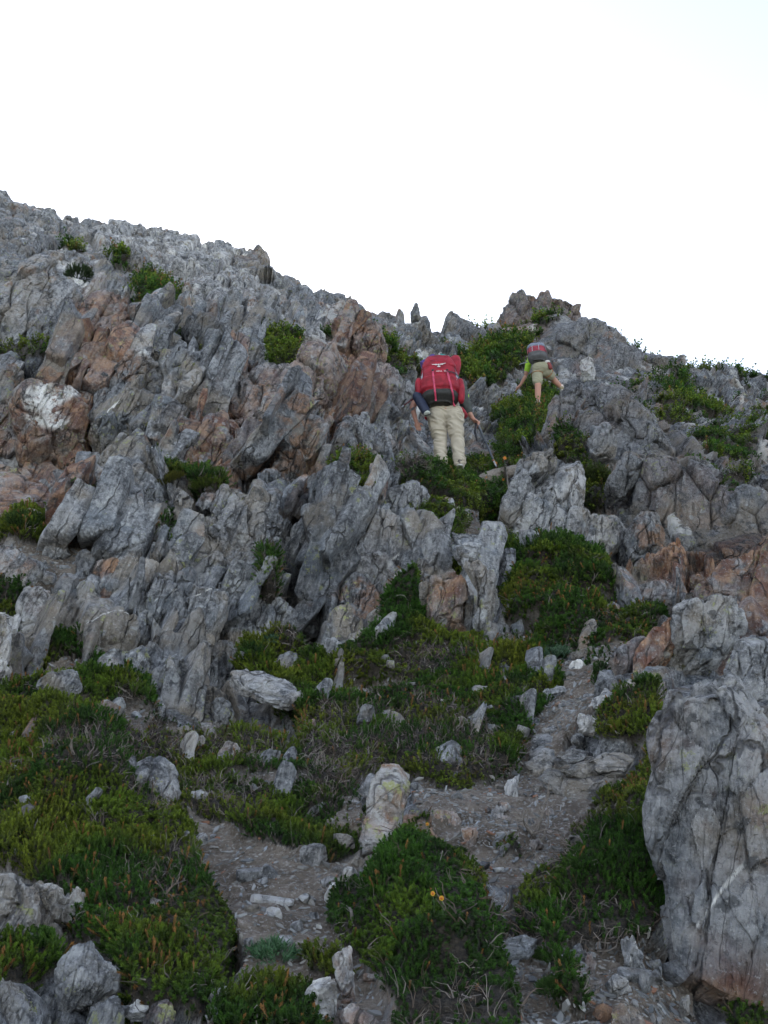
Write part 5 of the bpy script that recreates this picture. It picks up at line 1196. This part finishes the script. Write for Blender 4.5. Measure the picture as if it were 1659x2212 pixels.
def fused(name, parts, mat, parent, voxel=0.011, smooth_it=6, deform=None, **kw):
    """one continuous surface grown over overlapping tapered pieces"""
    o = bm_obj(name, parts, mat, parent, True, **kw)
    m = o.modifiers.new('r', 'REMESH'); m.mode = 'VOXEL'; m.voxel_size = voxel; m.use_smooth_shade = True
    m2 = o.modifiers.new('s', 'SMOOTH'); m2.factor = .5; m2.iterations = smooth_it
    dg = bpy.context.evaluated_depsgraph_get(); dg.update()
    me = bpy.data.meshes.new_from_object(o.evaluated_get(dg)); o.modifiers.clear(); old = o.data; o.data = me; bpy.data.meshes.remove(old)
    me.name = name
    if not me.materials: me.materials.append(mat)
    if deform:
        n = len(me.vertices); co = np.zeros(n * 3, np.float32); me.vertices.foreach_get('co', co); nn = np.zeros(n * 3, np.float32); me.vertices.foreach_get('normal', nn)
        co = deform(co.reshape(-1, 3), nn.reshape(-1, 3)); me.vertices.foreach_set('co', co.astype(np.float32).ravel()); me.update()
    for p in me.polygons: p.use_smooth = True
    return o
def hand(wrist, direc, palm_n, s=1.0, curl=.25, thumb_side=1):
    """palm plus five bent tapering fingers; palm faces palm_n"""
    w = np.array(wrist, float); d = nrm(direc); n = nrm(np.array(palm_n) - d * np.dot(palm_n, d)); u = np.cross(d, n) * thumb_side
    parts = [capsule_chain([w - d * .03 * s, w + d * .02 * s, w + d * .075 * s], [.025 * s, .030 * s, .034 * s])]
    parts.append(ellip(w + d * .05 * s, (.043 * s, .050 * s, .021 * s), np.stack([u, d, n], 1), 2))
    for j, (off, L) in enumerate(((.030, .070), (.011, .080), (-.010, .074), (-.029, .058))):
        b = w + d * .085 * s + u * off * s; dd = nrm(d + u * off * 3.0); p = [b - dd * .02 * s]
        for k_ in range(3):
            dd = nrm(dd + n * curl * (.6 + .3 * j / 3)); p.append(p[-1] + dd * L * s / 2.4)
        parts.append(capsule_chain(p, [.0095 * s, .009 * s, .008 * s, .007 * s], 8))
    b = w + d * .03 * s + u * .035 * s; dd = nrm(d * .7 + u * .9 + n * .3)
    parts.append(capsule_chain([b, b + dd * .035 * s, b + nrm(dd + d * .5) * .065 * s], [.012 * s, .010 * s, .008 * s], 8))
    return parts
M_SKIN, nt, b = newmat("skin"); k = NB(nt); b.inputs['Base Color'].default_value = (.50, .255, .175, 1); b.inputs['Roughness'].default_value = .55
b.inputs['Subsurface Weight'].default_value = .12; b.inputs['Subsurface Radius'].default_value = (.02, .008, .005)
M_TROUS = plain("beige_trousers", (.50, .44, .34), .9, 6, .06); M_SHORT = plain("khaki_shorts", (.36, .34, .23), .9, 8, .08)
M_RED = plain("red_pack_cloth", (.33, .013, .028), .7, 9, .30, bumpd=.012); M_PINK = plain("pink_webbing", (.62, .07, .14), .6)
M_GREYC = plain("charcoal_cloth", (.045, .045, .042), .75, 30, .2, bumpd=.003); M_WEB = plain("grey_webbing", (.38, .40, .44), .5); M_BLK = plain("black_webbing", (.02, .02, .022), .6)
M_WHITE = plain("white_print", (.72, .68, .64), .5, amt=.1); M_TEE = plain("grey_green_shirt", (.085, .095, .085), .9); M_LIME = plain("lime_shirt", (.42, .72, .06), .85, 8, .08)
M_HAIR = plain("brown_hair", (.07, .04, .025), .6, 60, .4); M_SHOE = plain("grey_shoe", (.16, .14, .12), .8, 20, .3); M_SOLE = plain("white_rubber", (.62, .60, .56), .6)
M_BLUE = plain("navy_sleeve", (.022, .03, .06), .6); M_TEAL = plain("teal_cloth", (.06, .28, .26), .7); M_PURP = plain("purple_cloth", (.09, .06, .22), .7)
M_POLE = plain("dark_metal_pole", (.075, .085, .10), .35); M_CORK = plain("cork_grip", (.36, .13, .055), .8); M_KHAKIS = plain("tan_boot", (.30, .25, .15), .85, 20, .25)
M_SOCK = plain("pale_sock", (.62, .52, .47), .9); M_LGREY = plain("slate_cloth", (.20, .22, .27), .7, 12, .2, bumpd=.004); M_DGREY = plain("dark_grey_cloth", (.10, .10, .10), .75, 12, .2); M_BROWN = plain("brown_red_case", (.20, .035, .03), .6, 12, .35)
M_RED2 = plain("red_cloth", (.33, .04, .06), .65, 12, .25)

def folds(freq, amp, seed, vertical=0.25):
    def f(co, nn):
        q = np.stack([co[:, 0] * 10 + co[:, 2] * 6, co[:, 1] * 10, co[:, 2] * freq + co[:, 0] * 6], 1) + .6 * np.stack([vnoise(co * 5, seed), vnoise(co * 5 + 9, seed), vnoise(co * 7 + 3, seed) * 2.0], 1)
        w = 1 - np.abs(vnoise(q, seed + 1)) * 2
        return co + nn * (amp * w)[:, None]
    return f
def place(name, reg, x, y, nominal, s0=1.0, **kw):
    C, r = at(reg, x, y, 2)
    e = empty(name, C, **kw); az = math.atan2(C[0], C[1]); e.rotation_euler = (0, 0, -az); e.scale = (s0 * r / nominal,) * 3
    return e
def along(root, name, **kw):
    e = empty(name, root.location, **kw); e.rotation_euler = root.rotation_euler; e.scale = root.scale; return e
def head_parts(c, fwd_pitch=0.3, s=1.0):
    c = np.array(c, float); R_ = rotx(-fwd_pitch)
    L = lambda p: c + R_ @ (np.array(p) * s)
    return [ellip(c, (.075 * s, .095 * s, .115 * s), R_, 3), ellip(L((0, .045, -.06)), (.052 * s, .055 * s, .055 * s), R_, 3),          # skull, jaw
            ellip(L((0, .103, -.012)), (.012 * s, .020 * s, .024 * s), R_, 2), ellip(L((0, .092, -.055)), (.026 * s, .010 * s, .009 * s), R_, 2),   # nose, lips
            ellip(L((.078, -.005, -.01)), (.012 * s, .020 * s, .032 * s), R_, 2), ellip(L((-.078, -.005, -.01)), (.012 * s, .020 * s, .032 * s), R_, 2),
            ellip(L((.032, .090, .018)), (.018 * s, .010 * s, .008 * s), R_, 2), ellip(L((-.032, .090, .018)), (.018 * s, .010 * s, .008 * s), R_, 2)]
# pack surfaces: (across u, up s) -> outward w, in the pack's own frame
class Pack:
    def __init__(s, org, tilt, H, prof, pw=3.2, lean=0.0, twist=0.0):
        s.org = np.array(org, float); s.H = H; s.pw = pw
        s.R = rotz(twist) @ rotx(-tilt); s.lean = lean
        z = np.array([p[0] for p in prof]); s.z = z; s.a = np.array([p[1] for p in prof]); s.d = np.array([p[2] for p in prof]); s.c = np.array([p[3] if len(p) > 3 else 0 for p in prof])
    def A(s, t): return np.interp(t, s.z, s.a)
    def Dp(s, t): return np.interp(t, s.z, s.d)
    def world(s, u, t, w):
        """u across (m), t 0..1 up, w outward (m) from the back panel"""
        loc = np.stack([u + np.interp(t, s.z, s.c) + s.lean * t * s.H, -w, t * s.H], -1)
        return s.org + loc @ s.R.T
    def surf(s, u, t, off=0.0):
        a, d = s.A(t), s.Dp(t)
        w = d * (0.35 + 0.65 * np.maximum(1 - np.abs(u / a) ** s.pw, 0) ** (1 / s.pw))
        return s.world(u, t, w + off)
    def shell(s, t0, t1, off=0.0, n=36, m=28, wrinkle=.004, seed=1, scale=1.0):
        V = []
        ts = np.linspace(t0, t1, m)
        for i_, t in enumerate(ts):
            e = 1.0
            if i_ == 0 or i_ == m - 1: e = .82
            if i_ == 1 or i_ == m - 2: e = .955
            a, d = s.A(t), s.Dp(t); th = np.linspace(0, 2 * math.pi, n, endpoint=False)
            cu = np.sign(np.cos(th)) * np.abs(np.cos(th)) ** (2 / s.pw); sw = np.sign(np.sin(th)) * np.abs(np.sin(th)) ** (2 / s.pw)
            u = cu * (a + off) * e * scale; w = np.where(sw > 0, d * .35 + sw * (d * .65 + off) * (e if e < 1 else 1), d * .35 + sw * d * .35 * e)
            V.append(s.world(u, np.full(n, t), w))
        V = np.concatenate(V)
        V = V + wrinkle * np.stack([fbm(V * np.array([16., 16, 22]) + 7 * j, 3, seed + j) for j in range(3)], 1)
        F = [(i_ * n + j, i_ * n + (j + 1) % n, (i_ + 1) * n + (j + 1) % n, (i_ + 1) * n + j) for i_ in range(m - 1) for j in range(n)]
        for base in (0, (m - 1) * n):
            V = np.concatenate([V, V[base:base + n].mean(0, keepdims=True)]); c_ = len(V) - 1
            F += [(base + j, base + (j + 1) % n, c_, c_) for j in range(n)]
        return V, np.array(F)
    def ribbon(s, pts, width, off=.004, thick=.004, hang=None):
        """flat band following the cloth through (u, t) points"""
        pts = np.array(pts, float); seg = []
        for a, b in zip(pts[:-1], pts[1:]):
            k_ = max(2, int(np.linalg.norm((b - a) * [1, s.H]) / .012))
            seg += [a + (b - a) * t for t in np.linspace(0, 1, k_, endpoint=False)]
        seg.append(pts[-1]); seg = np.array(seg)
        d = np.gradient(seg, axis=0) * [1, s.H]; d = nrm(d); side = np.stack([d[:, 1], -d[:, 0] / s.H], 1)
        L = seg + side * width / 2; Rr = seg - side * width / 2
        rows = [s.surf(L[:, 0], L[:, 1], off), s.surf(Rr[:, 0], Rr[:, 1], off), s.surf(Rr[:, 0], Rr[:, 1], off + thick), s.surf(L[:, 0], L[:, 1], off + thick)]
        V = np.stack(rows, 1).reshape(-1, 3); n = len(seg); F = []
        for i_ in range(n - 1):
            for j in range(4): F.append((i_ * 4 + j, i_ * 4 + (j + 1) % 4, (i_ + 1) * 4 + (j + 1) % 4, (i_ + 1) * 4 + j))
        F += [(0, 1, 2, 3), ((n - 1) * 4 + 3, (n - 1) * 4 + 2, (n - 1) * 4 + 1, (n - 1) * 4)]
        return V, np.array(F)
GLY = {'X': [[(0, 0), (1, 1)], [(0, 1), (1, 0)]], 'E': [[(1, 1), (0, 1), (0, 0), (1, 0)], [(0, .5), (.8, .5)]], 'N': [[(0, 0), (0, 1), (1, 0), (1, 1)]],
       'A': [[(0, 0), (.5, 1), (1, 0)], [(.2, .38), (.8, .38)]], '7': [[(0, 1), (1, 1), (.4, 0)]], '0': [[(0, 0), (0, 1), (1, 1), (1, 0), (0, 0)]]}
def lettering(pk, text, u0, t0, h, adv, wd, off):
    out = []
    for ch in text:
        if ch in GLY:
            for st in GLY[ch]: out.append(pk.ribbon([(u0 + x * h * .72, t0 + y * h / pk.H) for x, y in st], wd, off, .002))
        u0 += adv if ch != ' ' else adv * .9
    return out

# ---- near hiker
E = math.radians(24.5); CE, SE = math.cos(E), math.sin(E)
def L1(x, y, depth):                                   # zoom pixels of the near hiker -> own coordinates, depth = metres away from the viewer
    v = (1172 - y) / 617.0
    return np.array([(x - 560) / 617.0, depth, (v + depth * SE) / CE])
h1 = place('person', 'B', 1350, 1503, 13.5, label="hiker in beige trousers under a large red backpack, leaning on a pole", category='person')
hipL, hipR = L1(455, 745, .02), L1(605, 745, .02)
kneeL, kneeR = L1(478, 925, .07), L1(622, 920, .04); ankL, ankR = L1(487, 1130, .03), L1(640, 1120, .0)
pelv = L1(530, 700, .05); chest = L1(505, 420, .28); neck = L1(505, 330, .40)
shL, shR = L1(330, 440, .30), L1(665, 440, .30); elL, elR = L1(247, 640, .24), L1(728, 690, .34); wrL, wrR = L1(282, 770, .12), L1(772, 760, .30)
legs = lambda k_, rr: [capsule_chain([hipL + [.03, 0, .03], kneeL, ankL], [rr[0], rr[1], rr[2]]), capsule_chain([hipR - [.03, 0, -.03], kneeR, ankR], [rr[0], rr[1], rr[2]])]
handR = wrR + np.array([.035, .01, -.015])
bodyp = legs(1, (.085, .055, .04)) + [capsule_chain([pelv, chest, neck], [.13, .14, .055]), capsule_chain([neck, neck + np.array([0, .06, .10])], [.055, .05]),
    capsule_chain([chest + [-.05, 0, .03], shL, elL, wrL], [.08, .06, .043, .027]), capsule_chain([chest + [.05, 0, .03], shR, elR, wrR], [.08, .06, .045, .028])] \
    + head_parts(neck + np.array([0, .10, .19]), .35) + hand(wrL, (.25, -.1, -1), (.1, -1, 0), 1.0, .10, -1) + hand(wrR - [0, 0, .0], (.62, .1, -.55), (-.6, 0, -.7), 1.0, .95, -1)
fused('body', bodyp, M_SKIN, h1, .0085, 3)
tr = [capsule_chain([hipL + [.0, 0, .04], kneeL * .5 + hipL * .5, kneeL, kneeL * .5 + ankL * .5, ankL + [0, 0, -.01]], [.128, .112, .090, .084, .078], 18),
      capsule_chain([hipR + [.0, 0, .04], kneeR * .5 + hipR * .5, kneeR, kneeR * .5 + ankR * .5, ankR + [0, 0, -.01]], [.128, .112, .090, .084, .078], 18),
      capsule_chain([pelv + [-.075, .02, .0], pelv + [.075, .02, .0]], [.155, .155], 18), capsule_chain([pelv + [-.06, .03, .08], pelv + [.06, .03, .08]], [.135, .135], 18)]
fused('trousers', tr, M_TROUS, h1, .009, 5, folds(24, .013, 31))
fused('shirt', [capsule_chain([pelv + [0, .03, .12], chest, neck + [0, 0, -.02]], [.165, .175, .08]), capsule_chain([chest + [-.06, 0, .02], shL, shL * .65 + elL * .35], [.09, .085, .068]),
      capsule_chain([chest + [.06, 0, .02], shR, elR + [-.01, 0, .02]], [.10, .090, .072])], M_TEE, h1, .011, 4, folds(18, .006, 33))
c_ = neck + np.array([0, .07, .21]); fused('hair', [ellip(c_, (.088, .098, .105), rotx(-.35)), ellip(c_ + [0, -.05, -.05], (.07, .06, .08))], M_HAIR, h1, .01, 3)
bm_obj('sleeve_mark', [ellip(elR * .45 + shR * .55 + np.array([.065, -.03, -.01]), (.012, .012, .045), rotz(.4), 2)], M_LIME, h1)
for sx, a in ((-1, ankL), (1, ankR)):
    sh = fused('shoe', [ellip(a + [0, .06, -.055], (.048, .14, .045), None, 3), ellip(a + [0, -.03, -.02], (.042, .055, .055), None, 3)], M_SHOE, h1, .009, 3)
    bm_obj('sole', [ellip(a + [0, .055, -.085], (.053, .155, .018), None, 3, 3.0)], M_SOLE, sh)
# her pack
pk = Pack(L1(520, 668, .02) + np.array([-.045, -.03, -.02]), math.radians(9), .81,
          [(0, .17, .20), (.06, .235, .30), (.2, .262, .34), (.42, .262, .35), (.6, .245, .33), (.78, .215, .30), (.9, .175, .26), (.97, .12, .18), (1.0, .05, .10)], 2.9, -.02)
p1 = along(h1, 'backpack', label="large red backpack with pink straps and a white bird emblem on the near hiker", category='backpack')
bm_obj('main_bag', [pk.shell(0.14, .985, 0, seed=3, wrinkle=.006)], M_RED, p1)
bm_obj('base_panel', [pk.shell(0.0, .155, .004, seed=5, m=12)], M_GREYC, p1)
bm_obj('front_pocket', [pk.shell(0.155, .43, .014, seed=6, m=14, wrinkle=.007)], M_RED, p1)
bm_obj('top_lid', [pk.shell(0.62, .97, .016, seed=9, m=16, wrinkle=.007)], M_RED, p1)
for sx in (-1, 1):
    bm_obj('side_pocket', [ellip(pk.world(np.array(sx * .285), np.array(.34 if sx < 0 else .24), np.array(.14)), (.055, .09, .15 if sx < 0 else .20), pk.R, 3, 2.6)], M_RED, p1)
bm_obj('side_roll', [ellip(pk.world(np.array(.20), np.array(.80), np.array(.06)), (.10, .10, .24), pk.R @ rotz(0) @ np.array([[.97, 0, .22], [0, 1, 0], [-.22, 0, .97]]), 3, 2.3)], M_RED, p1, label="red rolled bundle beside the pack lid")
for sx in (-1, 1):
    bm_obj('compression_strap', [pk.ribbon([(sx * .225, .70), (sx * .238, .55), (sx * .240, .40)], .024, .012)], M_WEB, p1)
bm_obj('compression_strap', [pk.ribbon([(.238, .36), (.242, .28)], .022, .022)], M_WEB, p1)
for u0, u1 in ((-.085, -.06), (.11, .19)):
    st = bm_obj('lash_strap', [pk.ribbon([(u0, .47), (u0 + (u1 - u0) * .25, .30), (u0 + (u1 - u0) * .6, .12), (u1, -.03)], .027, .02, .006)], M_PINK, p1)
    bm_obj('buckle', [ellip(pk.surf(np.array(u0), np.array(.485), .02), (.016, .010, .020), pk.R, 2, 4)], M_BLK, st)
bm_obj('lash_strap', [pk.ribbon([(.10, .43), (.18, .455), (.25, .46)], .016, .024)], M_BLK, p1, label="black strap crossing the right side of the pack")
bm_obj('crescent_seam', [pk.ribbon([(-.12 * math.cos(a), .82 - .10 * math.sin(a)) for a in np.linspace(-.9, 3.14 + .9, 22)], .007, .018, .002)], plain("dull_pink_print", (.40, .035, .08), .6), p1, label="pink round outline printed on the lid")
bird = [[(0, .0), (.03, .014), (.065, .018), (.095, .034)], [(0, .0), (-.03, .012), (-.065, .010), (-.095, .016)], [(.02, .004), (.06, .004)], [(-.02, .002), (-.055, -.002)], [(0, .018), (0, -.02)], [(-.02, -.030), (-.008, -.042), (0, -.034), (.008, -.042), (.022, -.030)], [(-.012, -.03), (.012, -.03)]]
bm_obj('emblem', [pk.ribbon([(x, .615 + y / pk.H) for x, y in st], .011, .022, .002) for st in bird], M_WHITE, p1, False, label="small white bird emblem with spread wings")
bm_obj('lettering', lettering(pk, "XENA 70", -.035, .450, .020, .0205, .0042, .018), M_WHITE, p1, False)
bm_obj('hip_belt', [capsule_chain([L1(400, 700, .02), L1(380, 735, .06), L1(420, 700, .16)], [.035, .045, .03]), capsule_chain([L1(665, 680, .02), L1(690, 725, .08), L1(660, 700, .18)], [.04, .05, .03])], M_RED, p1)
cl = along(h1, 'bundle', label="teal and purple clothing tucked behind the lid of the red backpack", category='clothing')
for nm, u, t, w, rr, m_ in (('jacket', -.10, .99, .10, (.09, .06, .07), M_PURP), ('scarf', .055, 1.01, .12, (.07, .05, .05), M_TEAL), ('jacket', -.19, .86, .10, (.06, .07, .10), M_PURP), ('towel', -.14, .93, .14, (.05, .05, .06), plain("pale_blue_cloth", (.25, .42, .50), .8))):
    V, F = ellip(pk.world(np.array(u), np.array(t), np.array(w)), rr, pk.R, 4); V = V + .016 * np.stack([fbm(V * 14 + 5 * j, 3, 70 + j) for j in range(3)], 1)
    bm_obj(nm, [(V, F)], m_, cl)
bt = along(h1, 'bottle', label="dark blue sleeved bottle with a pale cap at the lower left of the red backpack", category='bottle')
b0, b1_ = L1(300, 560, -.13), L1(368, 690, -.22)
bm_obj('sleeve', [capsule_chain([b0, b1_], [.070, .062], 18)], M_BLUE, bt)
dd = nrm(b1_ - b0); cp_ = bm_obj('cap', [tube_mesh([b1_ + dd * .045, b1_ + dd * .072, b1_ + dd * .078], [.046, .045, .030], 20)], plain("pale_cap", (.55, .58, .50), .5), bt)
bm_obj('cap_band', [tube_mesh([b1_ + dd * .076 + [-.045, 0, -.012], b1_ + dd * .083 + [.0, 0, -.002], b1_ + dd * .076 + [.045, 0, .012]], [.008, .009, .008], 8)], M_BLK, cp_)
def pole(root, a, b, label, grip=True, basket=True, col=None, r0=.017, gripmat=None):
    a = np.array(a, float); b = np.array(b, float); d = nrm(b - a); L_ = np.linalg.norm(b - a)
    t = along(root, 'trekking_pole', label=label, category='trekking pole')
    q = lambda f: a + d * L_ * f
    bm_obj('shaft', [tube_mesh([q(.0), q(.42)], [r0, r0], 10), tube_mesh([q(.42), q(.46)], [r0 * 1.35, r0 * 1.35], 10), tube_mesh([q(.46), q(.88)], [r0 * .82, r0 * .82], 10)], col or M_POLE, t)
    bm_obj('tip', [tube_mesh([q(.88), q(.97), q(1.0)], [r0 * .8, r0 * .6, r0 * .3], 8)], M_WEB, t)
    if grip: bm_obj('grip', [capsule_chain([a - d * .13, a - d * .02], [.018, .016], 12)], gripmat or M_BLK, t)
    if basket: bm_obj('basket', [ellip(q(.86), (.022, .022, .012), None, 2)], M_CORK, t)
    return t
tipR = L1(942, 1172, .10)
tp = pole(h1, handR + np.array([.01, .0, -.03]), tipR, "dark trekking pole planted in the heather by the near hiker's right hand", grip=True)
bm_obj('wrist_strap', [capsule_chain([handR + [0, 0, -.02], L1(778, 870, .22), L1(792, 945, .2)], [.016, .014, .012], 8)], M_BLK, tp)
pole(h1, L1(310, 535, .02), L1(158, 640, .02), "red and white pole end sticking out left under the red backpack", grip=False, basket=False, col=plain("maroon_pole", (.14, .03, .035), .4), r0=.012)
pole(h1, pk.surf(np.array(.275), np.array(.44), .03), pk.surf(np.array(.15), np.array(.93), .03), "folded pole with cork knob strapped to the right side of the red backpack", grip=True, basket=False, r0=.019, gripmat=M_CORK)

# ---- far hiker
E = math.radians(28.5); CE, SE = math.cos(E), math.sin(E)
def L2(x, y, depth):
    v = (668 - y) / 386.0
    return np.array([(x - 1285) / 386.0, depth, (v + depth * SE) / CE])
h2 = place('person', 'C', 318, 745, 21.6, label="hiker in khaki shorts and lime shirt scrambling uphill, one hand on the rock", category='person')
hipL, hipR = L2(1298, 385, .12), L2(1375, 380, .14); kneeL, kneeR = L2(1296, 505, .06), L2(1432, 452, .34); ankL, ankR = L2(1287, 625, .02), L2(1490, 518, .40)
pelv = L2(1338, 350, .12); chest = L2(1300, 250, .45); neck = L2(1295, 205, .58); shL = L2(1243, 262, .50); elL = L2(1195, 405, .58); wrL = L2(1145, 475, .62)
shR = L2(1350, 255, .48); elR = L2(1365, 300, .62); wrR = L2(1350, 310, .80)
bodyp = [capsule_chain([hipL, kneeL, kneeL * .55 + ankL * .45, ankL], [.095, .066, .064, .042]), capsule_chain([hipR, kneeR, kneeR * .55 + ankR * .45, ankR], [.095, .066, .062, .042]),
    capsule_chain([pelv, chest, neck], [.13, .13, .055]), capsule_chain([chest, shL, elL, wrL], [.08, .058, .042, .027]), capsule_chain([chest, shR, elR, wrR], [.08, .055, .042, .027])] \
    + head_parts(neck + np.array([0, .14, .12]), .6) + hand(wrL, (-.75, .3, -.55), (0, .3, -1), 1.0, .15, 1) + hand(wrR, (0, .8, -.3), (0, .2, -1), 1.0, .3, -1)
fused('body', bodyp, M_SKIN, h2, .0095, 3)
fused('shorts', [capsule_chain([pelv + [-.065, -.02, .01], pelv + [.065, -.02, .01]], [.148, .148], 18), capsule_chain([hipL, hipL * .42 + kneeL * .58], [.118, .108], 18), capsule_chain([hipR, hipR * .55 + kneeR * .45], [.122, .110], 18)], M_SHORT, h2, .010, 4, folds(20, .006, 41))
for f_, (h_, kn) in enumerate(((hipL, kneeL), (hipR, kneeR))):
    c_ = h_ * .80 + kn * .20; ax = nrm(kn - h_)
    a_ = nrm(np.cross(ax, [0, 1, .2])); b_ = np.cross(ax, a_)
    ring = [c_ + (a_ * math.cos(q) + b_ * math.sin(q)) * .127 - ax * .04 * (0 if f_ else 1) for q in np.linspace(0, 6.283, 26)]
    bm_obj('leg_band', [tube_mesh(ring, [.008] * 26, 6)], plain("orange_cord", (.42, .16, .05), .7), h2)
fused('shirt', [capsule_chain([pelv + [0, .04, .10], chest, neck], [.145, .155, .075]), capsule_chain([chest, shL, shL * .40 + elL * .60], [.09, .078, .062]), capsule_chain([chest, shR, shR * .4 + elR * .6], [.09, .078, .062])], M_LIME, h2, .011, 4, folds(18, .005, 43))
c_ = neck + np.array([0, .11, .14]); fused('hair', [ellip(c_, (.088, .098, .105), rotx(-.6))], M_HAIR, h2, .012, 3)
for a, fw in ((ankL, (0, .06)), (ankR, (.05, .05))):
    bm_obj('sock', [capsule_chain([a + [0, 0, .03], a + [0, 0, -.01]], [.050, .052], 14)], M_SOCK, h2)
    sh = fused('shoe', [ellip(a + [fw[0], fw[1], -.065], (.050, .13, .045), rotz(-fw[0] * 9), 3), ellip(a + [0, -.01, -.03], (.050, .06, .05), None, 3)], M_KHAKIS, h2, .010, 3)
    bm_obj('sole', [ellip(a + [fw[0], fw[1], -.098], (.054, .14, .018), rotz(-fw[0] * 9), 3, 3.0)], M_SOLE, sh)
pk2 = Pack(L2(1312, 322, .10) + np.array([0, -.05, -.01]), math.radians(17), .55, [(0, .15, .17), (.1, .195, .24), (.35, .205, .27), (.6, .20, .26), (.8, .18, .23), (.93, .13, .18), (1.0, .05, .08)], 2.6, -.06)
p2 = along(h2, 'backpack', label="small grey and red backpack on the far hiker in shorts", category='backpack')
bm_obj('main_bag', [pk2.shell(.1, .98, 0, seed=13, wrinkle=.006)], M_RED2, p2)
bm_obj('base_panel', [pk2.shell(0, .33, .008, seed=14, m=16)], M_DGREY, p2)
bm_obj('top_lid', [pk2.shell(.58, .99, .014, seed=15, m=14, wrinkle=.006)], M_LGREY, p2)
bm_obj('mesh_pocket', [ellip(pk2.surf(np.array(.0), np.array(.86), .0), (.085, .02, .045), pk2.R @ rotx(-.5), 3)], M_BLK, p2)
for u in (-.09, .05):
    bm_obj('lash_strap', [pk2.ribbon([(u, .64), (u - .01, .30)], .012, .014)], M_WEB, p2)
for sx in (-1, 1): bm_obj('side_panel', [pk2.ribbon([(sx * .185, .75), (sx * .19, .2)], .03, .012)], M_BLK, p2)
pole(h2, L2(1225, 282, .28), L2(1152, 296, .26), "pale pole end sticking out left of the far hiker's backpack", grip=False, basket=False, col=M_WEB, r0=.013)
b2 = along(h2, 'bottle', label="brown red pouch with a white top at the far hiker's right hip", category='pouch')
bm_obj('case', [capsule_chain([L2(1395, 318, .0), L2(1410, 350, .0)], [.050, .044], 14)], M_BROWN, b2)
bm_obj('lid', [ellip(L2(1387, 300, -.0), (.055, .05, .032), None, 3, 3)], M_WHITE, b2)
